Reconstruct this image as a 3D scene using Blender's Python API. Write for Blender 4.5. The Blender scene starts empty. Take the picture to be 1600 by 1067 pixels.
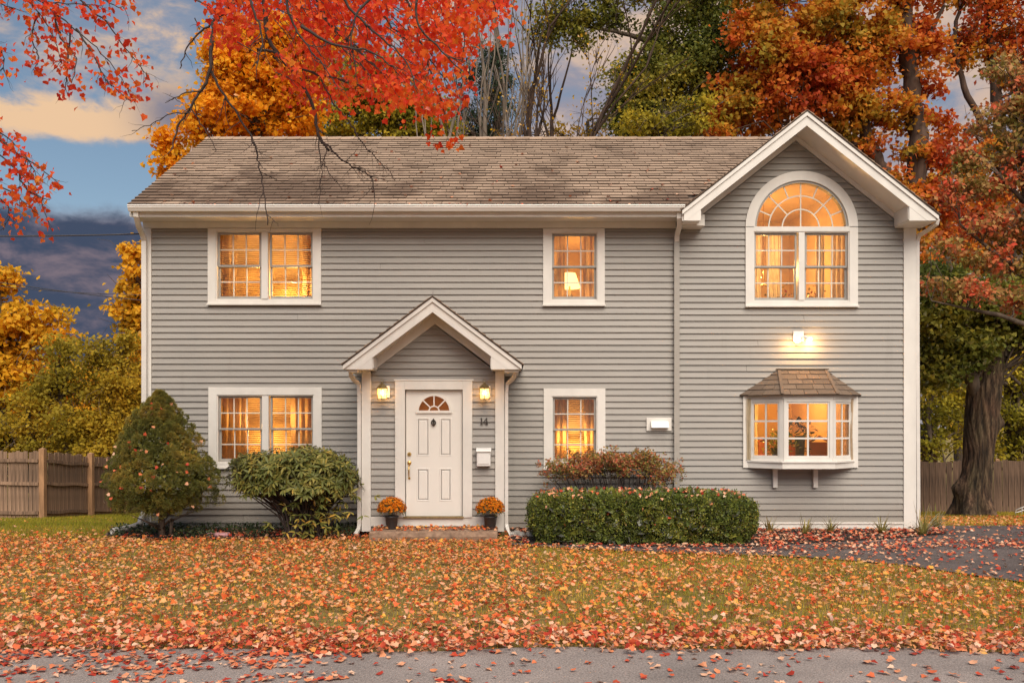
import bpy, math, random
import numpy as np
from mathutils import Vector, Matrix
R = math.radians
rng = np.random.default_rng(7)
random.seed(7)
SC = bpy.context.scene
COL = SC.collection
F = 1344.0      # focal length in photo pixels (1600 wide)
CZ = 1.70       # eye height

# ------------------------------------------------------------------ camera
cd = bpy.data.cameras.new('camera'); cam = bpy.data.objects.new('camera', cd); COL.objects.link(cam)
cam.location = (0, 0, CZ); cam.rotation_euler = (R(90), 0, 0)
cd.sensor_width = 36; cd.lens = 36*F/1600; cd.shift_y = (665-533.5)/1600; cd.clip_end = 2000; cd.clip_start = .05
SC.camera = cam

# ------------------------------------------------------------------ world
SUN_EL, SUN_AZ = 48, 12       # sun behind the camera, to the right
w = bpy.data.worlds.new('World'); SC.world = w; w.use_nodes = True
nt = w.node_tree; N = nt.nodes; L = nt.links; N.clear()
def nd(tree, typ, **kw):
    n = tree.nodes.new(typ)
    for k, v in kw.items():
        if k.startswith('i_'):
            n.inputs[k[2:].replace('_', ' ')].default_value = v
        else: setattr(n, k, v)
    return n
def mth(tree, op, a, b=None, c=None, clamp=False):
    n = tree.nodes.new('ShaderNodeMath'); n.operation = op; n.use_clamp = clamp
    for i, v in enumerate((a, b, c)):
        if v is None: continue
        if isinstance(v, (int, float)): n.inputs[i].default_value = v
        else: tree.links.new(v, n.inputs[i])
    return n.outputs[0]
def sstep(tree, v, lo, hi):
    n = tree.nodes.new('ShaderNodeMapRange'); n.interpolation_type = 'SMOOTHSTEP'
    tree.links.new(v, n.inputs[0]); n.inputs[1].default_value = lo; n.inputs[2].default_value = hi
    n.inputs[3].default_value = 0; n.inputs[4].default_value = 1
    return n.outputs[0]
def mixc(tree, f, a, b, mode='MIX'):
    n = tree.nodes.new('ShaderNodeMix'); n.data_type = 'RGBA'; n.blend_type = mode
    for i, v in ((0, f), (6, a), (7, b)):
        if isinstance(v, (int, float)): n.inputs[i].default_value = v
        elif isinstance(v, tuple): n.inputs[i].default_value = (*v, 1) if len(v) == 3 else v
        else: tree.links.new(v, n.inputs[i])
    return n.outputs[2]
sky = nd(nt, 'ShaderNodeTexSky', sky_type='NISHITA', sun_disc=False, sun_elevation=R(SUN_EL), sun_rotation=R(180-SUN_AZ),
         air_density=1.0, dust_density=1.5, ozone_density=2.0)
geo = nd(nt, 'ShaderNodeTexCoord')
sep = nd(nt, 'ShaderNodeSeparateXYZ'); L.new(geo.outputs['Generated'], sep.inputs[0])
az = mth(nt, 'ARCTAN2', sep.outputs[0], sep.outputs[1])      # 0 straight ahead, + to the right
el = mth(nt, 'ARCSINE', sep.outputs[2])
def cnoise(sx, sz, off, scale, detail=6, rough=.55, dist=.3):
    cmb = nd(nt, 'ShaderNodeCombineXYZ')
    L.new(mth(nt, 'MULTIPLY', az, sx), cmb.inputs[0]); L.new(mth(nt, 'MULTIPLY', el, sz), cmb.inputs[1]); cmb.inputs[2].default_value = off
    n = nd(nt, 'ShaderNodeTexNoise', i_Scale=scale, i_Detail=detail, i_Roughness=rough, i_Distortion=dist)
    L.new(cmb.outputs[0], n.inputs['Vector']); return n.outputs[0]
n1 = cnoise(1.0, 2.8, 3.1, 5.2)
n2 = cnoise(1.0, 1.9, 9.7, 11.0, 9, .62, .2)
n3 = cnoise(1.0, 1.4, 5.2, 2.2, 3)
# cloud banks given by direction: peach bank, dark bank low on the left, lavender veil ahead and to the right
def bank(a0, ra, e0, re):
    da = mth(nt, 'DIVIDE', mth(nt, 'SUBTRACT', az, R(a0)), R(ra)); de = mth(nt, 'DIVIDE', mth(nt, 'SUBTRACT', el, R(e0)), R(re))
    s = mth(nt, 'ADD', mth(nt, 'MULTIPLY', da, da), mth(nt, 'MULTIPLY', de, de))
    return mth(nt, 'EXPONENT', mth(nt, 'MULTIPLY', s, -1))
peach = bank(-28, 8, 17.6, 1.0)
peach2 = bank(-22, 5, 22.5, 2.4)
peach3 = bank(-34, 6, 21.5, 2.2)
turq = bank(-25, 8, 14.6, 1.8)
smoke = bank(-21.5, 2.2, 18.5, 1.8)
veil = mth(nt, 'MULTIPLY', sstep(nt, az, R(-14), R(4)), sstep(nt, el, R(34), R(20)))
low = mth(nt, 'MULTIPLY', sstep(nt, az, R(-10), R(-19)), sstep(nt, mth(nt, 'ADD', el, mth(nt, 'MULTIPLY', n2, .07)), R(15.3), R(13.5)))
m = mth(nt, 'ADD', mth(nt, 'MULTIPLY', n1, .55), mth(nt, 'MULTIPLY', n2, .43))
m = mth(nt, 'ADD', m, mth(nt, 'MULTIPLY', peach, mth(nt, 'MULTIPLY', mth(nt, 'SUBTRACT', n2, .22), .95))); m = mth(nt, 'ADD', m, mth(nt, 'MULTIPLY', peach2, .14)); m = mth(nt, 'ADD', m, mth(nt, 'MULTIPLY', peach3, .10))
m = mth(nt, 'ADD', m, mth(nt, 'MULTIPLY', smoke, .30)); m = mth(nt, 'ADD', m, mth(nt, 'MULTIPLY', veil, .22))
m = mth(nt, 'SUBTRACT', m, mth(nt, 'MULTIPLY', turq, .25))
cm = sstep(nt, m, .50, .72)
K = 7.1
SKYK = .10
blue = mixc(nt, 1.0, sky.outputs[0], (.76, .74, .66), 'MULTIPLY')
peachc = (.74*K, .50*K, .31*K); lav = (.34*K, .32*K, .36*K); slate = (.050*K, .068*K, .115*K); dusk = (.19*K, .15*K, .18*K)
cc = mixc(nt, sstep(nt, mth(nt, 'ADD', n2, mth(nt, 'MULTIPLY', peach, .20)), .44, .62), lav, peachc)
cc = mixc(nt, mth(nt, 'MULTIPLY', smoke, 1.0, clamp=True), cc, (.20*K, .19*K, .24*K))
cc = mixc(nt, mth(nt, 'MULTIPLY', veil, .75), cc, mixc(nt, sstep(nt, n2, .42, .62), (.27*K, .25*K, .30*K), (.50*K, .39*K, .35*K)))
c = mixc(nt, cm, blue, cc)
darkc = mixc(nt, sstep(nt, mth(nt, 'ADD', mth(nt, 'ADD', mth(nt, 'MULTIPLY', n2, .8), mth(nt, 'MULTIPLY', n3, .2)), mth(nt, 'MULTIPLY', bank(-23, 5, 12.8, 1.3), .12)), .50, .68), slate, dusk)
c = mixc(nt, low, c, darkc)
bg = nd(nt, 'ShaderNodeBackground'); bg.inputs[1].default_value = SKYK
L.new(c, bg.inputs[0]); out = nd(nt, 'ShaderNodeOutputWorld'); L.new(bg.outputs[0], out.inputs[0])

sl = bpy.data.lights.new('sun', 'SUN'); sl.energy = 2.5; sl.angle = R(55); sl.color = (1, .90, .77)
so = bpy.data.objects.new('sun', sl); COL.objects.link(so)
v = Vector((math.sin(R(SUN_AZ))*math.cos(R(SUN_EL)), -math.cos(R(SUN_AZ))*math.cos(R(SUN_EL)), math.sin(R(SUN_EL))))
so.rotation_euler = v.to_track_quat('Z', 'Y').to_euler(); so.location = v*60

vs = SC.view_settings; SC.display_settings.display_device = 'sRGB'
vs.view_transform = 'Standard'; vs.look = 'None'; vs.exposure = .68; vs.gamma = 1; vs.use_curve_mapping = False
SC.render.engine = 'CYCLES'; SC.cycles.use_denoising = True
SC.cycles.max_bounces = 6; SC.cycles.diffuse_bounces = 3; SC.cycles.transparent_max_bounces = 10; SC.cycles.caustics_reflective = False; SC.cycles.caustics_refractive = False

# ------------------------------------------------------------------ helpers
def P(px, py, d): return ((px-800)*d/F, d, CZ+(665-py)*d/F)
def GZ(x, y):
    """ground height"""
    z = np.where(np.asarray(y) > 14.5, -.08*(np.minimum(np.asarray(y), 27.)-14.5), 0.)
    return z
def gz(x, y): return float(GZ(x, y))

class MB:
    def __init__(s): s.v = []; s.f = []
    def box(s, x0, x1, y0, y1, z0, z1):
        b = len(s.v)
        s.v += [(x0,y0,z0),(x1,y0,z0),(x1,y1,z0),(x0,y1,z0),(x0,y0,z1),(x1,y0,z1),(x1,y1,z1),(x0,y1,z1)]
        s.f += [tuple(b+i for i in q) for q in ((0,3,2,1),(4,5,6,7),(0,1,5,4),(1,2,6,5),(2,3,7,6),(3,0,4,7))]
        return s
    def hexa(s, p):   # eight corners in box order
        b = len(s.v); s.v += [tuple(q) for q in p]
        s.f += [tuple(b+i for i in q) for q in ((0,3,2,1),(4,5,6,7),(0,1,5,4),(1,2,6,5),(2,3,7,6),(3,0,4,7))]
        return s
    def prism(s, pts, y0, y1):   # polygon in xz extruded in y
        b = len(s.v); n = len(pts)
        s.v += [(x, y0, z) for x, z in pts]+[(x, y1, z) for x, z in pts]
        s.f += [tuple(range(b, b+n)), tuple(range(b+2*n-1, b+n-1, -1))]
        s.f += [(b+i, b+n+i, b+n+(i+1) % n, b+(i+1) % n) for i in range(n)]
        return s
    def bar(s, a, c, w_, t, up=(0, -1, 0)):   # rectangular bar from a to c; w_ across, t along 'up'
        a = Vector(a); c = Vector(c); d = (c-a).normalized(); u = Vector(up); sd = d.cross(u).normalized()*w_/2; u = u.normalized()*t/2
        return s.hexa([a-sd-u, a+sd-u, c+sd-u, c-sd-u, a-sd+u, a+sd+u, c+sd+u, c-sd+u])
    def tube(s, pts, rad, n=8, cap=True, sq=None):
        pts = [Vector(p) for p in pts]; b = len(s.v)
        if isinstance(rad, (int, float)): rad = [rad]*len(pts)
        for i, p in enumerate(pts):
            d = (pts[min(i+1, len(pts)-1)]-pts[max(i-1, 0)])
            if d.length < 1e-7: d = Vector((0, 0, 1))
            d.normalize(); ref = Vector((0, 0, 1)) if abs(d.z) < .9 else Vector((0, 1, 0))
            if i == 0: x = d.cross(ref).normalized()
            else: x = (x-d*x.dot(d)).normalized()
            y = d.cross(x)
            for k in range(n):
                a = 2*math.pi*(k+.5)/n; s.v.append(tuple(p+(x*math.cos(a)+y*math.sin(a))*rad[i]))
        for i in range(len(pts)-1):
            for k in range(n):
                s.f.append((b+i*n+k, b+i*n+(k+1) % n, b+(i+1)*n+(k+1) % n, b+(i+1)*n+k))
        if cap:
            s.f.append(tuple(b+n-1-k for k in range(n))); e = b+(len(pts)-1)*n; s.f.append(tuple(e+k for k in range(n)))
        return s
    def lathe(s, cx, cy, prof, n=20):
        b = len(s.v)
        for r, z in prof:
            for k in range(n): a = 2*math.pi*k/n; s.v.append((cx+r*math.cos(a), cy+r*math.sin(a), z))
        for i in range(len(prof)-1):
            for k in range(n): s.f.append((b+i*n+k, b+i*n+(k+1) % n, b+(i+1)*n+(k+1) % n, b+(i+1)*n+k))
        return s
    def mesh(s, name='m', smooth=False):
        me = bpy.data.meshes.new(name); me.from_pydata(s.v, [], s.f)
        if smooth: me.polygons.foreach_set('use_smooth', [True]*len(me.polygons))
        me.update(); return me
    def build(s, name, mat, parent=None, smooth=False, bevel=0, kind=None, attr=False):
        me = s.mesh(name, smooth)
        if attr: set_rnd(me)
        return obj(name, me, mat, parent, bevel, kind)
def set_rnd(me, vals=None):
    a = me.attributes.new('rnd', 'FLOAT', 'FACE'); n = len(me.polygons)
    a.data.foreach_set('value', rng.random(n).astype(np.float32) if vals is None else np.asarray(vals, np.float32))
def obj(name, me, mat, parent=None, bevel=0, kind=None):
    o = bpy.data.objects.new(name, me); COL.objects.link(o)
    if mat is not None and not me.materials: me.materials.append(mat)
    if parent is not None: o.parent = parent; 
    if parent is not None and parent.matrix_world != Matrix.Identity(4): o.matrix_parent_inverse = Matrix.Translation(parent.location).inverted() if not parent.parent else Matrix.Identity(4)
    if bevel: md = o.modifiers.new('bevel', 'BEVEL'); md.width = bevel; md.segments = 2; md.limit_method = 'ANGLE'
    if kind: o['kind'] = kind
    return o
def tag(o, label=None, cat=None, group=None, kind=None):
    if label: o['label'] = label
    if cat: o['category'] = cat
    if group: o['group'] = group
    if kind: o['kind'] = kind
    return o
def thing(name, label, cat, loc=(0, 0, 0), group=None):
    o = bpy.data.objects.new(name, None); COL.objects.link(o); o.location = loc; o.empty_display_size = .2
    o.matrix_world = Matrix.Translation(loc)
    return tag(o, label, cat, group)

# ------------------------------------------------------------------ materials
def base_mat(name):
    m = bpy.data.materials.new(name); m.use_nodes = True; t = m.node_tree; b = t.nodes['Principled BSDF']; return m, t, b
def coords(t, sc=(1, 1, 1), kind='Object'):
    tc = nd(t, 'ShaderNodeTexCoord'); mp = nd(t, 'ShaderNodeMapping'); mp.inputs['Scale'].default_value = sc
    t.links.new(tc.outputs[kind], mp.inputs[0]); return mp.outputs[0]
def noise(t, sc, scale, detail=4, rough=.55):
    n = nd(t, 'ShaderNodeTexNoise', i_Scale=scale, i_Detail=detail, i_Roughness=rough); t.links.new(coords(t, sc), n.inputs['Vector']); return n.outputs[0]
def ramp(t, v, stops):
    n = nd(t, 'ShaderNodeValToRGB'); e = n.color_ramp.elements
    while len(e) < len(stops): e.new(.5)
    for i, (p, c_) in enumerate(stops): e[i].position = p; e[i].color = (*c_, 1)
    t.links.new(v, n.inputs[0]); return n.outputs[0]
def bump(t, b, h, dist, strength=1.0):
    n = nd(t, 'ShaderNodeBump', i_Strength=strength, i_Distance=dist); t.links.new(h, n.inputs['Height']); t.links.new(n.outputs[0], b.inputs['Normal'])
def simple(name, c, rough=.5, metal=0, var=.08, sc=(1, 1, 1), scale=6, bmp=0, objrand=0, spec=.5):
    m, t, b = base_mat(name); b.inputs['Roughness'].default_value = rough; b.inputs['Metallic'].default_value = metal
    b.inputs['Specular IOR Level'].default_value = spec
    n = noise(t, sc, scale, 5)
    c0 = tuple(x*(1-var*1.6) for x in c); c1 = tuple(min(1, x*(1+var)) for x in c)
    col = ramp(t, n, [(.3, c0), (.7, c1)])
    if objrand:
        oi = nd(t, 'ShaderNodeObjectInfo'); v_ = mth(t, 'MULTIPLY_ADD', oi.outputs['Random'], objrand, 1-objrand/2)
        cmb = nd(t, 'ShaderNodeCombineColor')
        for i in range(3): t.links.new(v_, cmb.inputs[i])
        col = mixc(t, 1.0, col, cmb.outputs[0], 'MULTIPLY')
    t.links.new(col, b.inputs['Base Color'])
    if bmp: bump(t, b, n, bmp)
    return m
def emis(name, c, s):
    m, t, b = base_mat(name); b.inputs['Base Color'].default_value = (*c, 1); b.inputs['Emission Color'].default_value = (*c, 1); b.inputs['Emission Strength'].default_value = s; return m
def leafmat(name, stops, trans=.4, nscale=.6, wr=.55, gloss=.12, rough=.45):
    m = bpy.data.materials.new(name); m.use_nodes = True; t = m.node_tree; t.nodes.clear()
    at = nd(t, 'ShaderNodeAttribute', attribute_name='rnd')
    n = noise(t, (1, 1, 1), nscale, 3)
    ns = sstep(t, n, .3, .7)
    f = mth(t, 'ADD', mth(t, 'MULTIPLY', at.outputs['Fac'], wr), mth(t, 'MULTIPLY', ns, 1-wr))
    col = ramp(t, f, stops)
    d = nd(t, 'ShaderNodeBsdfDiffuse'); tr = nd(t, 'ShaderNodeBsdfTranslucent'); g = nd(t, 'ShaderNodeBsdfGlossy'); g.inputs['Roughness'].default_value = rough
    t.links.new(col, d.inputs[0]); t.links.new(col, tr.inputs[0]); g.inputs[0].default_value = (.8, .8, .75, 1)
    m1 = nd(t, 'ShaderNodeMixShader'); m1.inputs[0].default_value = trans; t.links.new(d.outputs[0], m1.inputs[1]); t.links.new(tr.outputs[0], m1.inputs[2])
    fr = nd(t, 'ShaderNodeFresnel'); fr.inputs[0].default_value = 1.35
    m2 = nd(t, 'ShaderNodeMixShader'); t.links.new(mth(t, 'MULTIPLY', fr.outputs[0], gloss*5), m2.inputs[0]); t.links.new(m1.outputs[0], m2.inputs[1]); t.links.new(g.outputs[0], m2.inputs[2])
    o = nd(t, 'ShaderNodeOutputMaterial'); t.links.new(m2.outputs[0], o.inputs[0]); return m

M = {}
def sidingmat():
    m = simple('painted_clapboard', (.33, .308, .280), .55, var=.06, sc=(.25, 1, 6), scale=5, bmp=.002, objrand=.10)
    t = m.node_tree; b = t.nodes['Principled BSDF']; col = b.inputs['Base Color'].links[0].from_socket
    # soil splash near the ground, rain streaks and weathering
    tc = nd(t, 'ShaderNodeTexCoord'); sp = nd(t, 'ShaderNodeSeparateXYZ'); t.links.new(tc.outputs['Object'], sp.inputs[0])
    k = mth(t, 'MULTIPLY', sstep(t, mth(t, 'ADD', sp.outputs[2], mth(t, 'MULTIPLY', noise(t, (1, 1, 1), 2.5, 5), .5)), .95, .35), .45)
    col = mixc(t, k, col, (.20, .16, .12))
    st = sstep(t, noise(t, (1, 1, .07), 7, 5, .7), .56, .75); col = mixc(t, mth(t, 'MULTIPLY', st, .22), col, (.20, .18, .155))
    bl = sstep(t, noise(t, (1, 1, 1), .8, 4, .6), .35, .7); col = mixc(t, mth(t, 'MULTIPLY', bl, .18), col, (.42, .375, .32))
    t.links.new(col, b.inputs['Base Color']); return m
M['siding'] = sidingmat()
M['siding_back'] = simple('wall_sheathing', (.30, .28, .25), .8)
M['trim'] = simple('white_paint', (.76, .725, .67), .45, var=.05, sc=(1, 1, .5), scale=4, bmp=.001, objrand=.04)
M['gutter'] = simple('white_gutter_paint', (.74, .70, .65), .3, var=.06, sc=(.4, 1, 1), scale=4)
M['grey_metal'] = simple('taupe_downspout_paint', (.38, .35, .31), .45, var=.05)
M['sash'] = simple('taupe_sash_paint', (.36, .34, .31), .45, var=.05)
M['muntin'] = simple('muntin_white', (.66, .62, .54), .45, var=.03)
M['door'] = simple('door_white_paint', (.80, .76, .70), .35, var=.02, scale=2)
M['concrete'] = simple('foundation_concrete', (.36, .34, .31), .85, var=.14, scale=9, bmp=.003)
M['stone'] = simple('granite_step_stone', (.30, .19, .125), .85, var=.25, scale=14, bmp=.012)
M['brass'] = simple('polished_brass', (.75, .50, .18), .25, 1, var=.1)
M['antique'] = simple('antique_brass', (.42, .33, .17), .45, .8, var=.2, scale=30)
M['iron'] = simple('dark_pewter', (.10, .09, .08), .4, .8)
M['plastic_white'] = simple('white_enamel', (.82, .80, .77), .3, var=.02)
M['pot'] = simple('dark_plastic_pot', (.045, .04, .04), .45)
M['wire'] = simple('wire_sheath', (.05, .045, .05), .6)
M['pink'] = simple('pink_stone', (.62, .32, .34), .8, var=.2, scale=20)

def glass_mat():
    m = bpy.data.materials.new('window_glass'); m.use_nodes = True; t = m.node_tree; t.nodes.clear()
    a = nd(t, 'ShaderNodeBsdfTransparent'); a.inputs[0].default_value = (.95, .95, .93, 1)
    g = nd(t, 'ShaderNodeBsdfGlossy'); g.inputs['Roughness'].default_value = .02
    fr = nd(t, 'ShaderNodeFresnel'); fr.inputs[0].default_value = 1.5
    mx = nd(t, 'ShaderNodeMixShader'); t.links.new(mth(t, 'MULTIPLY_ADD', fr.outputs[0], 2.0, .035), mx.inputs[0])
    t.links.new(a.outputs[0], mx.inputs[1]); t.links.new(g.outputs[0], mx.inputs[2])
    o = nd(t, 'ShaderNodeOutputMaterial'); t.links.new(mx.outputs[0], o.inputs[0]); return m
M['glass'] = glass_mat()
def cloth(name, c, tr):
    m = bpy.data.materials.new(name); m.use_nodes = True; t = m.node_tree; t.nodes.clear()
    n = noise(t, (1, 1, 1), 8, 5)
    col = ramp(t, n, [(.3, tuple(x*.8 for x in c)), (.7, c)])
    d = nd(t, 'ShaderNodeBsdfDiffuse'); tl = nd(t, 'ShaderNodeBsdfTranslucent'); t.links.new(col, d.inputs[0]); t.links.new(col, tl.inputs[0])
    mx = nd(t, 'ShaderNodeMixShader'); mx.inputs[0].default_value = tr; t.links.new(d.outputs[0], mx.inputs[1]); t.links.new(tl.outputs[0], mx.inputs[2])
    o = nd(t, 'ShaderNodeOutputMaterial'); t.links.new(mx.outputs[0], o.inputs[0]); return m
M['curtain'] = cloth('curtain_cloth', (.70, .52, .32), .6)
M['sheer'] = cloth('ivory_sheer', (.85, .75, .58), .7)
M['blind'] = cloth('window_blind', (.80, .68, .48), .55)
M['shade'] = emis('lamp_shade_glow', (1, .62, .20), 1.9)
M['bulb'] = emis('bulb_glow', (1, .60, .22), 14)
M['room'] = simple('warm_room_wall', (.55, .38, .20), .8, var=.06, scale=1.5)
M['roomfloor'] = simple('room_floor', (.25, .13, .06), .5)
M['wood_dark'] = simple('dark_wood', (.10, .045, .02), .4)
M['cushion'] = simple('rust_cushion', (.42, .12, .04), .9)

def asphalt(name, c, leaf=0):
    m, t, b = base_mat(name); b.inputs['Roughness'].default_value = .88; b.inputs['Specular IOR Level'].default_value = .3
    n = noise(t, (1, 1, 1), 70, 3, .7); n2_ = noise(t, (1, 1, 1), 1.1, 4); v_ = nd(t, 'ShaderNodeTexVoronoi', i_Scale=140); t.links.new(coords(t), v_.inputs['Vector'])
    a = ramp(t, n, [(.3, tuple(x*.55 for x in c)), (.72, tuple(x*1.5 for x in c))]); bb = ramp(t, n2_, [(.3, (.72, .72, .72)), (.7, (1.2, 1.17, 1.15))])
    t.links.new(mixc(t, 1, a, bb, 'MULTIPLY'), b.inputs['Base Color']); bump(t, b, v_.outputs['Distance'], .006, .8); return m
M['road'] = asphalt('road_asphalt', (.31, .265, .245)); M['drive'] = asphalt('driveway_asphalt', (.125, .104, .10))
def soilmat(name, stops, sc=5, b_=.02):
    m, t, b = base_mat(name); b.inputs['Roughness'].default_value = .95; n = noise(t, (1, 1, 1), sc, 7, .65)
    t.links.new(ramp(t, n, stops), b.inputs['Base Color']); bump(t, b, noise(t, (1, 1, 1), 35, 4), b_); return m
M['lawn'] = soilmat('lawn_soil', [(.30, (.15, .11, .035)), (.5, (.24, .17, .05)), (.7, (.28, .21, .06))], 1.2)
M['mulch'] = soilmat('dark_mulch', [(.3, (.012, .009, .007)), (.7, (.05, .033, .025))], 14, .03)
M['bark'] = simple('bark_brown', (.13, .095, .07), .95, var=.4, sc=(1, 1, .25), scale=9, bmp=.03)
M['bark_grey'] = simple('bark_grey', (.24, .19, .15), .95, var=.3, sc=(1, 1, .2), scale=8, bmp=.02)
M['bark_warm'] = simple('bark_warm', (.085, .05, .034), .95, var=.35, sc=(1, 1, .2), scale=8, bmp=.02)
M['twig'] = simple('twig_bark', (.055, .038, .032), .9, var=.3, scale=20)
def barkmat():
    m, t, b = base_mat('furrowed_bark'); b.inputs['Roughness'].default_value = .95
    n = noise(t, (1, 1, .13), 13, 6, .7); n_ = noise(t, (1, 1, .5), 2.5, 3)
    a = ramp(t, n, [(.36, (.015, .009, .006)), (.5, (.075, .045, .03)), (.64, (.20, .135, .09))])
    t.links.new(mixc(t, 1, a, ramp(t, n_, [(.35, (.75, .85, .7)), (.65, (1.15, 1, .9))]), 'MULTIPLY'), b.inputs['Base Color']); bump(t, b, n, .07); return m
M['bigbark'] = barkmat()
def fencemat(name, c):
    return simple(name, c, .9, var=.38, sc=(9, 9, .5), scale=3, bmp=.004, objrand=.4)
M['fence'] = fencemat('weathered_cedar', (.27, .17, .11)); M['post'] = simple('cedar_post', (.40, .22, .11), .85, var=.25, sc=(1, 1, .2), scale=12); M['fence2'] = fencemat('brown_fence_board', (.17, .105, .07))
def shinglemat(name, c, dirt=True):
    m, t, b = base_mat(name); b.inputs['Roughness'].default_value = .93
    at = nd(t, 'ShaderNodeAttribute', attribute_name='rnd'); oi = nd(t, 'ShaderNodeObjectInfo')
    f = mth(t, 'FRACT', mth(t, 'ADD', at.outputs['Fac'], oi.outputs['Random']))
    a = ramp(t, f, [(0, tuple(x*.86 for x in c)), (.5, c), (1, tuple(x*1.14 for x in c))])
    g = ramp(t, noise(t, (1, 1, 1), 60, 3, .7), [(.3, (.75, .75, .75)), (.7, (1.22, 1.2, 1.18))]); a = mixc(t, 1, a, g, 'MULTIPLY')
    if dirt:
        # moss and algae stains, heavier towards the eaves
        tc = nd(t, 'ShaderNodeTexCoord'); sp = nd(t, 'ShaderNodeSeparateXYZ'); t.links.new(tc.outputs['Object'], sp.inputs[0])
        low_ = sstep(t, sp.outputs[2], 6.6, 5.2); k = mth(t, 'ADD', noise(t, (.7, .7, 1), 1.3, 5, .6), mth(t, 'MULTIPLY', low_, .17))
        a = mixc(t, sstep(t, k, .50, .72), a, mixc(t, 1, a, (.42, .38, .36), 'MULTIPLY'))
    t.links.new(a, b.inputs['Base Color']); bump(t, b, noise(t, (1, 1, 1), 90, 2), .003); return m
M['butt'] = simple('shingle_edge_shade', (.085, .062, .048), .95)  # cut asphalt edge, darkened to paint in the shadow line between courses
M['shingle'] = shinglemat('asphalt_shingle', (.42, .30, .215)); M['shingle_bay'] = shinglemat('bay_shingle', (.155, .112, .082), False)
M['roof_deck'] = simple('roof_deck', (.06, .045, .035), .95)

# leaves
RED, ORG, YEL = (.62, .055, .02), (.70, .16, .02), (.72, .40, .05)
M['maple_red'] = leafmat('red_maple_leaves', [(0, (.58, .03, .02)), (.3, (.84, .07, .03)), (.6, (.92, .14, .03)), (.85, (.95, .26, .04)), (1, (.92, .42, .06))], .6, 1.2, .65, .05)
M['litter'] = leafmat('fallen_leaves_mixed', [(0, (.24, .04, .018)), (.10, (.55, .07, .025)), (.26, (.80, .15, .045)), (.42, (.85, .31, .07)), (.55, (.72, .33, .13)), (.70, (.84, .44, .26)), (.82, (.85, .44, .07)), (.92, (.50, .26, .12)), (1, (.90, .62, .42))], .2, .7, .80, .10)
M['litter_red'] = leafmat('fallen_leaves_red', [(0, (.20, .03, .02)), (.18, (.50, .05, .028)), (.38, (.70, .15, .06)), (.56, (.76, .28, .13)), (.78, (.82, .44, .27)), (1, (.88, .62, .45))], .15, .7, .85, .12)
M['grass'] = leafmat('grass_blades', [(0, (.20, .22, .03)), (.35, (.38, .33, .04)), (.65, (.60, .42, .05)), (1, (.68, .42, .10))], .3, .9, .5, .05)
M['grass_bright'] = leafmat('grass_blades_bright', [(0, (.16, .19, .02)), (.5, (.34, .32, .035)), (1, (.50, .36, .05))], .35, .9, .5, .05)
M['l_orange'] = leafmat('orange_yellow_leaves', [(0, (.60, .30, .02)), (.3, (.92, .38, .015)), (.6, (1.0, .50, .025)), (.8, (.95, .66, .05)), (1, (.50, .46, .05))], .55, .7, .5, .05)
M['l_gold'] = leafmat('gold_leaves', [(0, (.30, .23, .02)), (.35, (.66, .42, .03)), (.65, (.90, .48, .03)), (1, (.92, .44, .03))], .5, .5, .5, .05)
M['l_ygreen'] = leafmat('yellow_green_leaves', [(0, (.15, .16, .02)), (.4, (.36, .31, .03)), (.7, (.62, .46, .04)), (1, (.85, .52, .05))], .5, .5, .5, .06)
M['l_green'] = leafmat('olive_green_leaves', [(0, (.07, .10, .02)), (.4, (.17, .195, .035)), (.7, (.36, .32, .045)), (1, (.62, .42, .04))], .45, .45, .5, .08)
M['l_olivegold'] = leafmat('olive_gold_leaves', [(0, (.16, .14, .02)), (.35, (.38, .29, .03)), (.65, (.62, .41, .04)), (1, (.85, .50, .04))], .5, .35, .45, .05)
M['l_dark'] = leafmat('dark_needles', [(0, (.015, .028, .016)), (.6, (.035, .06, .03)), (1, (.07, .085, .04))], .2, .6, .6, .06)
M['l_rust'] = leafmat('rust_red_leaves', [(0, (.30, .035, .018)), (.28, (.55, .08, .022)), (.48, (.74, .21, .03)), (.66, (.66, .34, .035)), (.84, (.34, .29, .04)), (1, (.70, .42, .05))], .5, .42, .42, .05)
M['l_dogwood'] = leafmat('dogwood_leaves', [(0, (.16, .17, .035)), (.30, (.34, .27, .06)), (.5, (.58, .33, .12)), (.66, (.72, .18, .07)), (.84, (.80, .09, .05)), (1, (.76, .48, .28))], .45, 1.1, .6, .08)
M['l_rhodo'] = leafmat('rhododendron_leaves', [(0, (.07, .09, .022)), (.42, (.17, .18, .04)), (.74, (.36, .29, .06)), (.90, (.62, .36, .06)), (1, (.72, .26, .03))], .2, 1.5, .75, .22, .42)
M['l_hedge'] = leafmat('hedge_leaves', [(0, (.045, .065, .012)), (.45, (.12, .155, .028)), (.8, (.26, .27, .045)), (1, (.42, .32, .06))], .15, 2, .7, .22, .4)
M['l_azalea'] = leafmat('azalea_leaves', [(0, (.16, .18, .04)), (.42, (.34, .27, .07)), (.62, (.46, .17, .07)), (.8, (.55, .11, .06)), (1, (.55, .38, .2))], .25, 3, .6, .12)
M['l_spruce'] = leafmat('spruce_needles', [(0, (.09, .10, .025)), (.4, (.20, .20, .045)), (.7, (.36, .29, .06)), (1, (.55, .30, .06))], .25, 1.8, .5, .06)
M['l_cover'] = leafmat('ground_ivy', [(0, (.02, .035, .012)), (.7, (.06, .085, .03)), (1, (.14, .15, .06))], .2, 2, .7, .2)
M['l_mum'] = leafmat('mum_flowers', [(0, (.50, .09, .01)), (.5, (.80, .24, .015)), (1, (.88, .38, .03))], .3, 5, .8, .03)
M['l_strap'] = leafmat('daylily_blades', [(0, (.14, .16, .04)), (.45, (.36, .32, .09)), (1, (.66, .48, .18))], .3, 2, .7, .12)

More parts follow.
